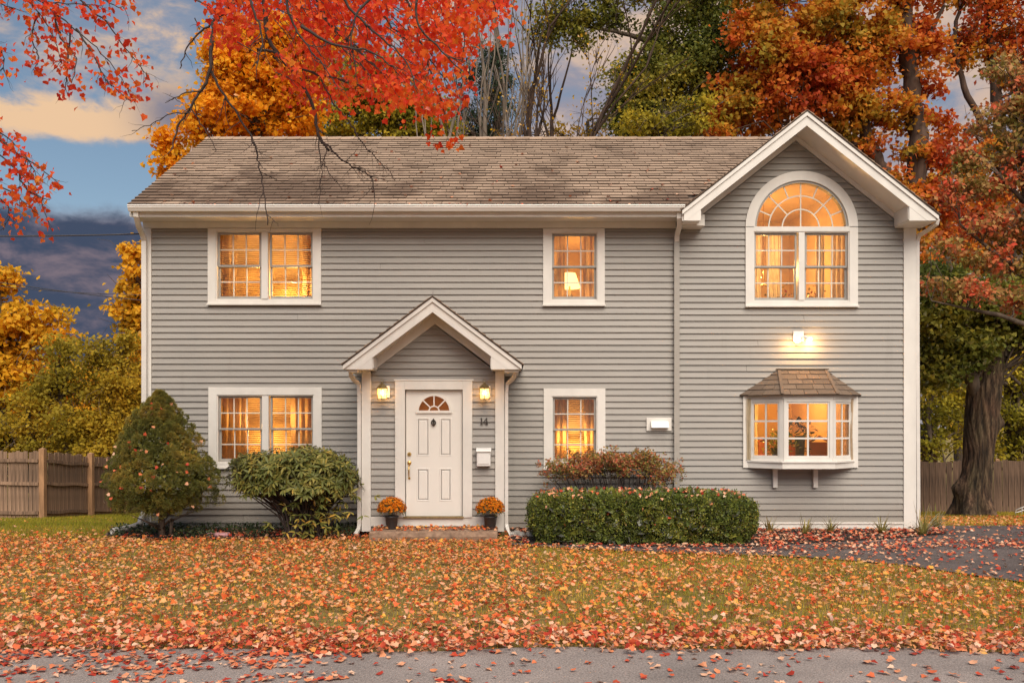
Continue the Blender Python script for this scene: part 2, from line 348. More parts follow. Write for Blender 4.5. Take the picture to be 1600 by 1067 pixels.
# ------------------------------------------------------------------ leaf clouds (numpy)
def tmpl(kind):
    if kind == 'maple':   # five-lobed leaf, stem at origin, slightly folded
        o = [(0,0),(.20,-.03),(.44,.0),(.40,.17),(.56,.36),(.36,.48),(.26,.62),(0,1.0),(-.26,.62),(-.36,.48),(-.56,.36),(-.40,.17),(-.44,.0),(-.20,-.03)]
        vv = [(0, .32, 0)]+[(x, y, abs(x)*.28-(y-.3)**2*.22) for x, y in o]
        n = len(o); ff = [(0, i+1, (i+1) % n+1) for i in range(n)]
    elif kind == 'maple_low':
        o = [(0,0),(.44,-.02),(.36,.20),(.52,.42),(.27,.56),(0,1.0),(-.27,.56),(-.52,.42),(-.36,.20),(-.44,-.02)]
        vv = [(0, .32, 0)]+[(x, y, abs(x)*.30-(y-.3)**2*.25) for x, y in o]; n = len(o); ff = [(0, i+1, (i+1) % n+1) for i in range(n)]
    elif kind == 'maple_far':
        vv = [(0,0,0),(.50,.12,.12),(.40,.52,.06),(0,1,-.12),(-.40,.52,.06),(-.50,.12,.12),(0,.35,0)]; ff = [(0,1,6),(1,2,6),(2,3,6),(6,3,4),(6,4,5),(0,6,5)]
    elif kind == 'diamond':
        vv = [(0,0,0),(.34,.5,.09),(0,1,0),(-.34,.5,.09)]; ff = [(0,1,2),(0,2,3)]
    elif kind == 'long':    # long folded leaf
        vv = [(0,0,0),(.13,.35,.035),(.11,.72,.02),(0,1,-.09),(-.11,.72,.02),(-.13,.35,.035),(0,.4,-.01),(0,.72,-.02)]
        ff = [(0,1,6),(1,2,7),(1,7,6),(2,3,7),(0,6,5),(5,6,7),(5,7,4),(4,7,3)]
    elif kind == 'tri':
        vv = [(-.5,0,0),(.5,0,0),(0,1,0)]; ff = [(0,1,2)]
    elif kind == 'blade':
        vv = [(-.06,0,0),(.06,0,0),(.03,.6,.10),(0,1,.34)]; ff = [(0,1,2),(0,2,3)]
    elif kind == 'tuft':    # three crossed little blades
        vv = []; ff = []
        for k in range(3):
            a = k*2.1; c_, s_ = math.cos(a), math.sin(a); b = len(vv)
            vv += [(-.13*c_, -.05, -.13*s_), (.13*c_, .05, .13*s_), (.4*s_, 1, .35*c_)]; ff.append((b, b+1, b+2))
    return np.array(vv, np.float64), np.array(ff, np.int64)
def unit(a): return a/np.maximum(np.linalg.norm(a, axis=1, keepdims=True), 1e-9)
def cloud(name, pos, ydir, nrm, size, kind, mat, parent=None, okind=None, rvals=None):
    """one mesh of many leaves: pos (n,3); ydir = stem-to-tip, nrm = face normal"""
    tv, tf = tmpl(kind); n = len(pos)
    Y = unit(np.asarray(ydir, float)); Z = np.asarray(nrm, float); X = unit(np.cross(Y, Z)); Z = np.cross(X, Y)
    size = np.broadcast_to(np.asarray(size, float), (n,))[:, None, None]
    V = pos[:, None, :]+size*(tv[None, :, 0:1]*X[:, None, :]+tv[None, :, 1:2]*Y[:, None, :]+tv[None, :, 2:3]*Z[:, None, :])
    k = len(tv); m_ = len(tf)
    Fc = (tf[None]+(np.arange(n)*k)[:, None, None]).reshape(-1)
    me = bpy.data.meshes.new(name); me.vertices.add(n*k); me.vertices.foreach_set('co', V.reshape(-1).astype(np.float32))
    me.loops.add(len(Fc)); me.loops.foreach_set('vertex_index', Fc.astype(np.int32))
    me.polygons.add(n*m_); me.polygons.foreach_set('loop_start', (np.arange(n*m_)*3).astype(np.int32))
    me.update(calc_edges=True)
    rv = rng.random(n) if rvals is None else rvals
    set_rnd(me, np.repeat(rv, m_)); return obj(name, me, mat, parent, kind=okind)
def rdir(n, zmin=-1):
    d = rng.normal(size=(n, 3)); d = unit(d)
    if zmin > -1: d[:, 2] = np.abs(d[:, 2])*(1-zmin)+zmin; d = unit(d)
    return d
def inpoly(x, y, poly):
    x = np.asarray(x); y = np.asarray(y); c = np.zeros(x.shape, bool); n = len(poly)
    for i in range(n):
        x0, y0 = poly[i]; x1, y1 = poly[(i+1) % n]
        if y0 == y1: continue
        c ^= ((y0 > y) != (y1 > y)) & (x < (x1-x0)*(y-y0)/(y1-y0)+x0)
    return c
def smoothn(x, y, s, seed=0):
    """cheap value noise 0..1"""
    r = np.random.default_rng(seed).random((64, 64)); x = np.asarray(x)/s+100; y = np.asarray(y)/s+100
    i = np.floor(x).astype(int); j = np.floor(y).astype(int); fx = x-i; fy = y-j; fx = fx*fx*(3-2*fx); fy = fy*fy*(3-2*fy); i %= 63; j %= 63
    return (r[i, j]*(1-fx)+r[i+1, j]*fx)*(1-fy)+(r[i, j+1]*(1-fx)+r[i+1, j+1]*fx)*fy

# ------------------------------------------------------------------ ground
def sheet(name, xs, ys, zf, mat, kind='structure'):
    X, Y = np.meshgrid(xs, ys); Z = zf(X, Y); nx, ny = len(xs), len(ys)
    b = MB(); b.v = list(map(tuple, np.stack([X, Y, Z], -1).reshape(-1, 3)))
    b.f = [(j*nx+i, j*nx+i+1, (j+1)*nx+i+1, (j+1)*nx+i) for j in range(ny-1) for i in range(nx-1)]
    return b.build(name, mat, kind=kind, smooth=True)
gx = np.unique(np.concatenate([np.linspace(-600, -25, 10), np.linspace(-25, 25, 60), np.linspace(25, 600, 10)]))
gy = np.unique(np.concatenate([np.linspace(-200, 0, 6), np.linspace(0, 30, 70), np.linspace(30, 900, 12)]))
sheet('ground', gx, gy, lambda X, Y: GZ(X, Y)+.03*(smoothn(X, Y, 2.3, 3)-.5)*(Y > 7)*(Y < 12)-.02*(Y < 6.7), M['lawn'])
def polysheet(name, pts, z, mat, zf=None):
    b = MB(); b.v = [(x, y, z+(gz(x, y) if zf else 0)) for x, y in pts]; b.f = [tuple(range(len(pts)))]
    me = b.mesh(name)
    return obj(name, me, mat, kind='structure')
# road: edge at Y 6.45, slightly wavy
ex = np.linspace(-40, 40, 161); edge = 6.50+.06*np.sin(ex*.9)+.04*np.sin(ex*2.3+1)+.03*np.sin(ex*5.1)+.02*np.sin(ex*9.7+2)-.012*np.clip(ex, -5, 8)
polysheet('road', [(-40, -6)]+[(40, -6)]+[(x, y) for x, y in zip(ex[::-1], edge[::-1])], .012, M['road'])
# driveway with the narrow walk that leads towards the front step
DRV = [(-.2, 12.25), (1.0, 11.75), (1.73, 11.5), (2.8, 11.25), (3.78, 11.0), (4.68, 10.45), (5.51, 9.25), (6.3, 7.9), (7.3, 7.0), (8.6, 6.55), (13, 6.4), (13, 14.45), (7.0, 14.45), (6.75, 13.35), (5.6, 12.75), (4.2, 12.3), (3.4, 11.95), (1.6, 12.05), (.4, 12.45)]
polysheet('driveway', DRV, .022, M['drive'])
MUL = [(-6.35, 13.5), (-6.25, 13.1), (-5.6, 12.85), (-4.5, 12.75), (-3.2, 12.8), (-2.25, 12.9), (-2.25, 14.2), (-6.35, 14.2)]
polysheet('mulch_bed', MUL, .026, M['mulch'])
MUL2 = [(-.05, 12.8), (.2, 12.2), (1.6, 11.95), (3.4, 11.95), (4.2, 12.3), (5.6, 12.75), (6.75, 13.35), (7.0, 14.2), (-.05, 14.2)]
polysheet('mulch_bed', MUL2, .030, M['mulch'])

# ------------------------------------------------------------------ house
YW = 14.0
def wx(px): return (px-800)/96.0
def wz(py): return CZ+(665-py)/96.0
house = thing('house', 'grey clapboard two storey house with white trim, steep gable and brown shingle roof', 'house', (0, 14, 0))
Xl, Xr = -5.99, 6.54; Zb, Zt = .155, 4.90
GC, GPK, GS = 4.61, 6.605, .79     # gable centre x, peak z, slope
EXPO = .1021
# windows: trim (x0,x1,z0,z1), sashes
WIN = {
 'ul': dict(t=(326, 502.5, 477, 358.2), s=[(338.5, 409.5, 469, 362), (419.5, 490.5, 469, 362)]),
 'll': dict(t=(327, 503.5, 731.5, 605), s=[(340, 410.5, 723, 617), (420.5, 491, 723, 617)]),
 'um': dict(t=(848.5, 944.5, 478.5, 358.2), s=[(861, 933.5, 469.5, 364)]),
 'lm': dict(t=(849.5, 945.5, 733, 607), s=[(862, 933, 723, 619)]),
 'ar': dict(t=(1164, 1339, 480, 355), s=[(1176.5, 1247, 471, 362.5), (1256, 1326, 471, 362.5)]),
}
for k, d in WIN.items():
    a = d['t']; d['T'] = (wx(a[0]), wx(a[1]), wz(a[2]), wz(a[3])); d['S'] = [(wx(q[0]), wx(q[1]), wz(q[2]), wz(q[3])) for q in d['s']]
    S = d['S']; d['O'] = (S[0][0], S[-1][1], S[0][2], S[0][3])
ARC = (wx(1251.5), wz(356), 87.5/96, 73/96)    # centre x,z, outer and inner radius
BAYW = (wx(1162), wx(1337), wz(728), wz(619))
PX0, PX1 = -2.298, -.118; PY = 13.2; PC = -1.208
def gable_z(x, pk, c_, s): return pk-s*abs(x-c_)

# main and gable sheathing as a grid with openings
def grid_wall(b, x0, x1, z0, z1, holes, y0, y1):
    holes = [(h[0], h[1], max(h[2], z0), min(h[3], z1)) for h in holes]
    xs = sorted({x0, x1, *[h[0] for h in holes], *[h[1] for h in holes]}); zs = sorted({z0, z1, *[h[2] for h in holes], *[h[3] for h in holes]})
    for i in range(len(xs)-1):
        for j in range(len(zs)-1):
            cx, cz = (xs[i]+xs[i+1])/2, (zs[j]+zs[j+1])/2
            if any(h[0] < cx < h[1] and h[2] < cz < h[3] for h in holes): continue
            b.box(xs[i], xs[i+1], y0, y1, zs[j], zs[j+1])
holes = [WIN[k]['O'] for k in ('ul', 'll', 'um', 'lm')]
sb = MB(); grid_wall(sb, Xl+.02, 2.66, 0, 4.93, holes, YW, YW+.12)
archO = (WIN['ar']['O'][0], WIN['ar']['O'][1], WIN['ar']['O'][2], ARC[1]+ARC[3])
bayH = (BAYW[0]+.08, BAYW[1]-.08, BAYW[2]+.05, BAYW[3]-.03)
grid_wall(sb, 2.661, Xr-.02, 0, 4.93, [archO, bayH], YW, YW+.12)
# gable triangle in column strips
gxs = np.linspace(2.661, Xr-.02, 41)
for i in range(40):
    a, c_ = gxs[i], gxs[i+1]
    for zz0, cond in ((4.931, True),):
        za, zc = gable_z(a, GPK-.2, GC, GS), gable_z(c_, GPK-.2, GC, GS)
        lo = zz0
        if a > ARC[0]-ARC[3]-.06 and c_ < ARC[0]+ARC[3]+.06:
            ra = math.sqrt(max(0, (ARC[3]+.03)**2-(a-ARC[0])**2)); rc = math.sqrt(max(0, (ARC[3]+.03)**2-(c_-ARC[0])**2))
            la, lc = max(lo, ARC[1]+ra), max(lo, ARC[1]+rc)
        else: la = lc = lo
        if za > la+.005 or zc > lc+.005:
            sb.hexa([(a, YW, la), (c_, YW, lc), (c_, YW+.12, lc), (a, YW+.12, la), (a, YW, max(za, la)), (c_, YW, max(zc, lc)), (c_, YW+.12, max(zc, lc)), (a, YW+.12, max(za, la))])
# side and back walls
sb.box(Xl+.02, Xl+.14, YW+.121, 20, -.4, 5.1); sb.box(Xr-.14, Xr-.02, YW+.121, 20, -.4, 5.1); sb.box(Xl+.02, Xr-.02, 20.001, 20.12, -.4, 5.1)
sb.prism([(0, 0)]*0 or [(Xl+.02, 5.1), (Xl+.14, 5.1), (Xl+.14, 5.12), (Xl+.02, 5.12)], YW+.2, 19.9)
sb.build('wall', M['siding_back'], house)
# main gable-end triangles (left/right), extruded in x
b = MB()
for xx in (Xl+.02, 6.0):
    pts = [(14.0, 5.05), (20.0, 5.05), (16.98, 7.2)]
    b.hexa([(xx, 14, 5.11), (xx+.12, 14, 5.11), (xx+.12, 20, 5.11), (xx, 20, 5.11), (xx, 16.9, 7.15), (xx+.12, 16.9, 7.15), (xx+.12, 17.0, 7.15), (xx, 17.0, 7.15)])
b.build('gable_end_wall', M['siding_back'], house)

# clapboards
BOARDS = []   # (xbl, xbr, xtl, xtr, zb, zt, yplane)
def board_me(xbl, xbr, xtl, xtr, zb, zt, y):
    b = MB(); t = (zt-zb)
    b.hexa([(xbl, y-.030, zb), (xbr, y-.030, zb), (xbr, y-.001, zb), (xbl, y-.001, zb), (xtl, y-.006, zt), (xtr, y-.006, zt), (xtr, y-.001, zt), (xtl, y-.001, zt)]); return b
def courses(x0, x1, z0, ztop, y, cuts, slope=None, expo=EXPO, start=0, joints=True):
    """cuts: list of f(zmid)->(xa,xb) or None; slope=(pk,c,s) trims the ends"""
    k = 0; z = z0
    while z < ztop-.01:
        zt = min(z+expo, ztop); zm = (z+zt)/2
        a, c_ = x0, x1; at, ct = a, c_
        if slope:
            pk, cc_, s = slope
            h = (pk-z)/s; ht = (pk-zt)/s
            if h < .03: break
            a = max(x0, cc_-h); c_ = min(x1, cc_+h); at = max(x0, cc_-max(ht, .005)); ct = min(x1, cc_+max(ht, .005))
        segs = [(a, c_)]
        for f in cuts:
            r = f(zm, z, zt)
            if r is None: continue
            ns = []
            for p, q in segs:
                if r[1] <= p or r[0] >= q: ns.append((p, q)); continue
                if r[0]-p > .01: ns.append((p, r[0]))
                if q-r[1] > .01: ns.append((r[1], q))
            segs = ns
        for p, q in segs:
            js = [p, q]
            if joints and q-p > 2.4 and k % 4 == 0: js = [p, p+random.uniform(.25, .75)*(q-p), q]
            for i in range(len(js)-1):
                u, v_ = js[i], js[i+1]
                if i < len(js)-2: v_ -= .004
                tl = at if abs(u-a) < 1e-6 else u; tr = ct if abs(v_-c_) < 1e-6 else v_
                BOARDS.append((u, v_, tl, tr, z, zt+.002, y))
        z += expo; k += 1
def rectcut(T, lo=0, hi=0, ins=.02): return lambda zm, z, zt: (T[0]+ins, T[1]-ins) if T[2]+lo+.01 < zm < T[3]-hi-.0 else None
def arccut(zm, z, zt):
    r = ARC[2]-.06; dz = zm-ARC[1]
    if zm < WIN['ar']['T'][2]: return None
    if dz < 0: return (ARC[0]-r, ARC[0]+r)
    if dz < r: h = math.sqrt(r*r-dz*dz); return (ARC[0]-h, ARC[0]+h)
porch_cut = lambda zm, z, zt: (PX0+.05, PX1-.05) if zm < 2.55 else None
courses(Xl+.135, 2.66, Zb, Zt, YW, [rectcut(WIN[k]['T']) for k in ('ul', 'll', 'um', 'lm')]+[porch_cut])
courses(2.662, Xr-.18, Zb-.02, 6.34, YW, [arccut, rectcut((BAYW[0], BAYW[1], BAYW[2], BAYW[3]))], slope=(GPK-.30, GC, GS))
nmain = len(BOARDS)
# porch boards
DT = ((618-800)/101.8, (738-800)/101.8, .3, CZ+(665-594)/101.8)
courses(PX0+.14, PX1-.14, .33, 3.30, PY, [rectcut((DT[0], DT[1], 0, DT[3]))], slope=(3.598-.225-.12, PC, .755), joints=False)
if True:
    order = sorted(range(len(BOARDS)), key=lambda i: -(BOARDS[i][1]-BOARDS[i][0]))
    keep = set(order[:296]); rest = MB()
    for i, bd in enumerate(BOARDS):
        if i in keep: board_me(*bd).build('clapboard', M['siding'], house)
        else:
            q = board_me(*bd); n0 = len(rest.v); rest.v += q.v; rest.f += [tuple(n0+j for j in f) for f in q.f]
    # side walls of the house and porch in the same boards
    z = Zb
    while z < 5.0:
        for xx, sgn in ((Xl+.02, -1), (Xr-.02, 1)):
            rest.hexa([(xx+sgn*.03, 14.02, z), (xx, 14.02, z), (xx, 20, z), (xx+sgn*.03, 20, z), (xx+sgn*.006, 14.02, z+EXPO), (xx, 14.02, z+EXPO), (xx, 20, z+EXPO), (xx+sgn*.006, 20, z+EXPO)])
        if z < 2.4:
            for xx, sgn in ((PX0+.04, -1), (PX1-.04, 1)):
                rest.hexa([(xx+sgn*.03, PY+.1, z+.2), (xx, PY+.1, z+.2), (xx, 13.97, z+.2), (xx+sgn*.03, 13.97, z+.2), (xx+sgn*.006, PY+.1, z+.2+EXPO), (xx, PY+.1, z+.2+EXPO), (xx, 13.97, z+.2+EXPO), (xx+sgn*.006, 13.97, z+.2+EXPO)])
        z += EXPO
    rest.build('short_clapboards', M['siding'], house, kind='stuff')

# foundation, water table, corner boards, frieze
MB().box(Xl+.01, Xr-.005, YW-.012, YW+.11, -.1, .098).build('foundation', M['concrete'], house)
MB().box(Xl+.14, 2.655, YW-.045, YW-.001, .128, .158).box(Xl+.14, 2.655, YW-.030, YW-.013, .045, .127).build('water_table', M['grey_metal'], house)
MB().box(2.70, Xr-.185, YW-.05, YW-.001, .110, .137).box(2.70, Xr-.185, YW-.035, YW-.013, -.02, .109).build('water_table', M['trim'], house)
MB().box(Xl, Xl+.133, YW-.042, YW-.001, .02, 4.90).build('corner_board', M['trim'], house)
MB().box(Xr-.18, Xr, YW-.042, YW-.001, .0, 4.97).box(Xr-.001, Xr+.02, YW-.042, YW+.1, .0, 4.97).build('corner_board', M['trim'], house)
MB().box(Xl, 2.66, YW-.046, YW-.002, 4.905, 5.02).build('frieze_board', M['trim'], house)
MB().box(2.70, 3.07, YW-.30, YW-.002, 4.885, 5.06).build('eave_return', M['trim'], house)

# main eave: fascia, soffit, gutter
EY = 13.50; EZ = 5.16
MB().box(Xl-.02, 2.66, EY+.06, YW-.047, 5.00, 5.018).build('soffit', M['trim'], house)
MB().box(Xl-.02, 2.66, EY+.035, EY+.059, 4.985, 5.14).build('fascia', M['trim'], house)
def gutter(x0, x1, y, z, name='gutter', s=1.0, mat=None):
    # K-style profile swept along x: front lip, ogee, bottom, back
    pr = [(0, 0), (-.004, -.018), (.006, -.024), (.006, -.045), (.022, -.07), (.034, -.095), (.125, -.095), (.125, 0.0), (.119, 0.0), (.119, -.088), (.038, -.088), (.028, -.068), (.012, -.043), (.006, -.002)]
    b = MB(); n = len(pr)
    for X in (x0, x1): b.v += [(X, y+p*s, z+q*s) for p, q in pr]
    b.f += [(i, i+n, (i+1) % n+n, (i+1) % n) for i in range(n)]; b.f += [tuple(range(n-1, -1, -1)), tuple(range(n, 2*n))]
    return b.build(name, mat or M['gutter'], house)
gutter(Xl-.01, 2.70, EY-.09, 5.148)

# roofs: deck slab + shingle tabs
def quad_pt(q, u, v_): BL, BR, TR, TL = q; return BL.lerp(BR, u).lerp(TL.lerp(TR, u), v_)
def shingles(q, rows, tabw, thick, name, mat, individual=False, jitter=.35, rag=.004, keep=None):
    q = [Vector(p) for p in q]; BL, BR, TR, TL = q; nrm = (BR-BL).cross(TL-BL).normalized()
    if nrm.z < 0: nrm = -nrm
    outb = MB()
    for r in range(rows):
        v0, v1 = r/rows, min(1, (r+1.25)/rows); a = quad_pt(q, 0, v0); c_ = quad_pt(q, 1, v0); Lw = (c_-a).length; n = max(1, round(Lw/tabw))
        us = [0]; 
        for i in range(1, n): us.append((i+(.5 if r % 2 else 0)*1.0-.25+random.uniform(-jitter, jitter)*.5)/n)
        us.append(1); us = sorted(min(1, max(0, u)) for u in us)
        for i in range(len(us)-1):
            u0, u1 = us[i], us[i+1]-(.008/max(Lw, .1) if individual else .0008)
            if u1-u0 < .002: continue
            th = thick*random.choice((1, 1, 1.25)); dv = random.uniform(-rag, rag)
            p = [quad_pt(q, u0, v0+dv), quad_pt(q, u1, v0+dv), quad_pt(q, u1, v1), quad_pt(q, u0, v1)]
            if keep and not keep((p[0]+p[1])/2): continue
            lo = [p[0]+nrm*.001, p[1]+nrm*.001, p[2], p[3]]; hi = [p[0]+nrm*th*2, p[1]+nrm*th*2, p[2]+nrm*.002, p[3]+nrm*.002]
            if individual:
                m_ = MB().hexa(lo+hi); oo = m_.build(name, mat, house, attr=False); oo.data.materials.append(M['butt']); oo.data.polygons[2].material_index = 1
            else: outb.hexa(lo+hi)
    if not individual:
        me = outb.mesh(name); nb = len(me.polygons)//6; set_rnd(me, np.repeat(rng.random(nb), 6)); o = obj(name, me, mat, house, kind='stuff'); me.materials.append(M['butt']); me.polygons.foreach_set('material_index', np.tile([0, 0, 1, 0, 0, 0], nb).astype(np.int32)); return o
RX0, RX1, RYr, RZr = -6.03, 6.15, 16.98, 7.36
mq = [(RX0, EY, EZ), (RX1, EY, EZ), (RX1, RYr, RZr), (RX0, RYr, RZr)]
SLP = (RZr-EZ)/(RYr-EY)
def valley(x): return EY if x < 2.70 else max(EY, EY+(GPK-GS*abs(x-GC)+.0-EZ)/SLP+.04)
b = MB(); colx = [RX0, 2.699, 2.70]+list(np.linspace(2.70, RX1, 26)[1:])
for i in range(len(colx)-1):
    xa, xb = colx[i], colx[i+1]; ya, yb_ = valley(xa), valley(xb)
    if i == 1: ya = yb_
    za_, zb_ = EZ+(ya-EY)*SLP, EZ+(yb_-EY)*SLP
    b.hexa([(xa, ya, za_-.03), (xb, yb_, zb_-.03), (xb, RYr, RZr-.03), (xa, RYr, RZr-.03), (xa, ya, za_-.004), (xb, yb_, zb_-.004), (xb, RYr, RZr-.004), (xa, RYr, RZr-.004)])
b.hexa([(RX0, RYr, RZr-.03), (RX1, RYr, RZr-.03), (RX1, 20.5, EZ-.03), (RX0, 20.5, EZ-.03), (RX0, RYr, RZr-.002), (RX1, RYr, RZr-.002), (RX1, 20.5, EZ), (RX0, 20.5, EZ)])
b.build('roof', M['roof_deck'], house)
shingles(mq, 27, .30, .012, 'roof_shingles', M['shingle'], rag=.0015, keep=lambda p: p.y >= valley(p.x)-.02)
b = MB(); n = 46
for i in range(n):
    x0 = RX0+(RX1-RX0)*i/n; x1 = RX0+(RX1-RX0)*(i+1)/n+.02
    b.hexa([(x0, RYr-.11, RZr-.05), (x1, RYr-.11, RZr-.045), (x1, RYr, RZr+.02), (x0, RYr, RZr+.015), (x0, RYr-.11, RZr-.035), (x1, RYr-.11, RZr-.02), (x1, RYr, RZr+.045), (x0, RYr, RZr+.035)])
    b.hexa([(x0, RYr, RZr+.015), (x1, RYr, RZr+.015), (x1, RYr+.11, RZr-.05), (x0, RYr+.11, RZr-.05), (x0, RYr, RZr+.035), (x1, RYr, RZr+.04), (x1, RYr+.11, RZr-.02), (x0, RYr+.11, RZr-.02)])
me = b.mesh('ridge_cap'); set_rnd(me, np.repeat(rng.random(len(me.polygons)//6), 6)); obj('ridge_cap', me, M['shingle'], house, kind='stuff')
# left rake board of the main roof
b = MB(); b.hexa([(RX0+.005, EY+.05, EZ-.16), (RX0+.03, EY+.05, EZ-.16), (RX0+.03, RYr, RZr-.17), (RX0+.005, RYr, RZr-.17), (RX0+.005, EY+.05, EZ-.032), (RX0+.03, EY+.05, EZ-.032), (RX0+.03, RYr, RZr-.032), (RX0+.005, RYr, RZr-.032)])
b.build('rake_board', M['trim'], house)

def gable_roof(pk, c_, s, xl, xr, yf, yb, vt, frieze, yw, rl, rr, rb, rows_y, bottomz, shing, slopes_vt=.06):
    """white two-tier rake fascia, soffit slab, frieze, pork-chop returns and shingle slopes"""
    zl, zr = pk-s*(c_-xl), pk-s*(xr-c_)
    # outer thin moulding (proud) + main fascia board
    def chev(top, bot, y0, y1, name, mat, xl_=xl, xr_=xr):
        b = MB(); T, B = pk-top, pk-bot
        for sg, xe in ((-1, xl_), (1, xr_)):
            ze = s*abs(xe-c_)
            if B-ze < rb: pts = [(c_, T), (c_, B), (c_+sg*(B-rb)/s, rb), (xe, rb), (xe, max(T-ze, rb+.004))]
            else: pts = [(c_, T), (c_, B), (xe, B-ze), (xe, T-ze)]
            if sg > 0: pts = pts[::-1]
            b.prism(pts, y0, y1)
        return b.build(name, mat, house)
    chev(.0, .065, yf-.022, yf+.03, 'rake_moulding', M['trim'])
    chev(.066, vt, yf, yf+.028, 'rake_fascia', M['trim'], xl+.03, xr-.03)
    chev(vt-.05, vt-.03, yf+.029, yw-.032, 'rake_soffit', M['trim'], rl-.02, rr+.02)
    chev(vt-.029+0, vt+frieze, yw-.034-.001, yw-.0315+.03, 'frieze_board', M['trim'], rl, rr)
    # returns
    for xe, xi, sg in ((xl, rl, -1), (xr, rr, 1)):
        b = MB()
        ze = pk-vt-s*abs(xe-c_)+.0; zi = pk-vt-s*abs(xi-c_)+.02
        pts = [(xi, zi), (xi, rb), (xe-sg*.031, rb), (xe-sg*.031, max(ze+.03, rb+.004))]
        if sg < 0: pts = pts[::-1]
        b.prism(pts, yf+.003, yf+.026)
        b.box(min(xi, xe-sg*.031), max(xi, xe-sg*.031), yf+.027, yw-.035, rb, rb+.02); b.box(min(xe-sg*.03, xe-sg*.008), max(xe-sg*.03, xe-sg*.008), yf+.03, (yw-.035 if sg > 0 or pk < 4 else yf+.06), rb+.001, pk-s*abs(xe-c_)-.004)
        b.prism([(xi-sg*.012, zi), (xi-sg*.012, rb+.021), (xi+sg*.006, rb+.021), (xi+sg*.006, zi)][::sg], yf+.027, yw-.036)
        b.build('rake_return', M['trim'], house, kind=None)
    # deck and shingles
    b = MB()
    for xe in (xl-.015, xr+.015):
        ze = pk-s*abs(xe-c_); t = .02
        b.hexa([(xe, yf-.03, ze+.001), (c_, yf-.03, pk+.001), (c_, yb, pk+.001), (xe, yb, ze+.001), (xe, yf-.03, ze+t), (c_, yf-.03, pk+t), (c_, yb, pk+t), (xe, yb, ze+t)])
    b.build('gable_roof_deck', M['roof_deck'], house)
    for xe, sg in ((xl-.02, -1), (xr+.02, 1)):
        ze = pk-s*abs(xe-c_); t = .021
        if sg < 0: q = [(xe, yb, ze+t), (xe, yf-.035, ze+t), (c_, yf-.035, pk+t), (c_, yb, pk+t)]
        else: q = [(xe, yf-.035, ze+t), (xe, yb, ze+t), (c_, yb, pk+t), (c_, yf-.035, pk+t)]
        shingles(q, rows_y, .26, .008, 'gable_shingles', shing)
gable_roof(GPK, GC, GS, 2.66, 6.665, 13.45, 15.95, .215, .06, YW, 2.95, 6.215, 4.905, 20, 4.9, M['shingle'])
gable_roof(3.598, PC+.03, .755, -2.505, .143, 12.75, YW-.03, .215, .125, PY, -2.07, -.31, 2.535, 12, 2.5, M['shingle'])

# porch: sheathing, pilasters, base board, side walls
b = MB()
b.box(PX0+.03, DT[0]+.1, PY, PY+.1, .08, 2.42); b.box(DT[1]-.1, PX1-.03, PY, PY+.1, .08, 2.42); b.box(DT[0]+.101, DT[1]-.101, PY, PY+.1, 2.25, 2.42)
b.prism([(PX0+.03, 2.421), (PX1-.03, 2.421), (PC, 3.30)], PY, PY+.1)
b.box(PX0+.03, PX0+.06, PY+.101, YW-.03, .05, 2.55); b.box(PX1-.06, PX1-.03, PY+.101, YW-.03, .05, 2.55)
b.build('porch_wall', M['siding_back'], house)
for a, c_ in ((PX0, PX0+.138), (PX1-.138, PX1)):
    MB().box(a, c_, PY-.05, PY-.001, .085, 2.53).build('pilaster', M['trim'], house)
MB().box(PX0+.139, PX1-.139, PY-.035, PY-.001, .165, .31).build('porch_base_board', M['trim'], house)
MB().box(PX0-.15, PX0-.005, 12.80, YW-.05, 2.50, 2.534).box(PX1+.005, PX1+.22, 12.80, YW-.05, 2.50, 2.534).build('porch_soffit', M['trim'], house)

# door
dx0, dx1 = (634.5-800)/101.8, (722-800)/101.8; dz0, dz1 = .318, CZ+(665-610)/101.8
b = MB(); yc = PY-.06
b.box(DT[0], dx0-.012, yc, PY+.05, .30, DT[3]); b.box(dx1+.012, DT[1], yc, PY+.05, .30, DT[3]); b.box(dx0-.011, dx1+.011, yc, PY+.05, dz1+.01, DT[3])
b.box(DT[0]-.02, DT[1]+.02, yc-.008, yc-.001, DT[3]-.012, DT[3]+.012)
b.build('door_casing', M['trim'], house, bevel=.004)
MB().box(dx0-.03, dx1+.03, PY-.075, PY+.04, .290, .316).build('door_threshold', M['antique'], house)
MB().box(dx0-.06, dx0+.012, PY+.0525, PY+.0575, .30, DT[3]-.02).box(dx1-.012, dx1+.06, PY+.0525, PY+.0575, .30, DT[3]-.02).box(dx0+.0125, dx1-.0125, PY+.0525, PY+.0575, dz1-.012, DT[3]-.02).box(dx0+.0125, dx1-.0125, PY+.0525, PY+.0575, .30, .335).build('door_stop', M['siding_back'], house)
door = MB()
yd = PY+.005; fcx = (dx0+dx1)/2; fr = .245; fz = CZ+(665-642.5)/101.8
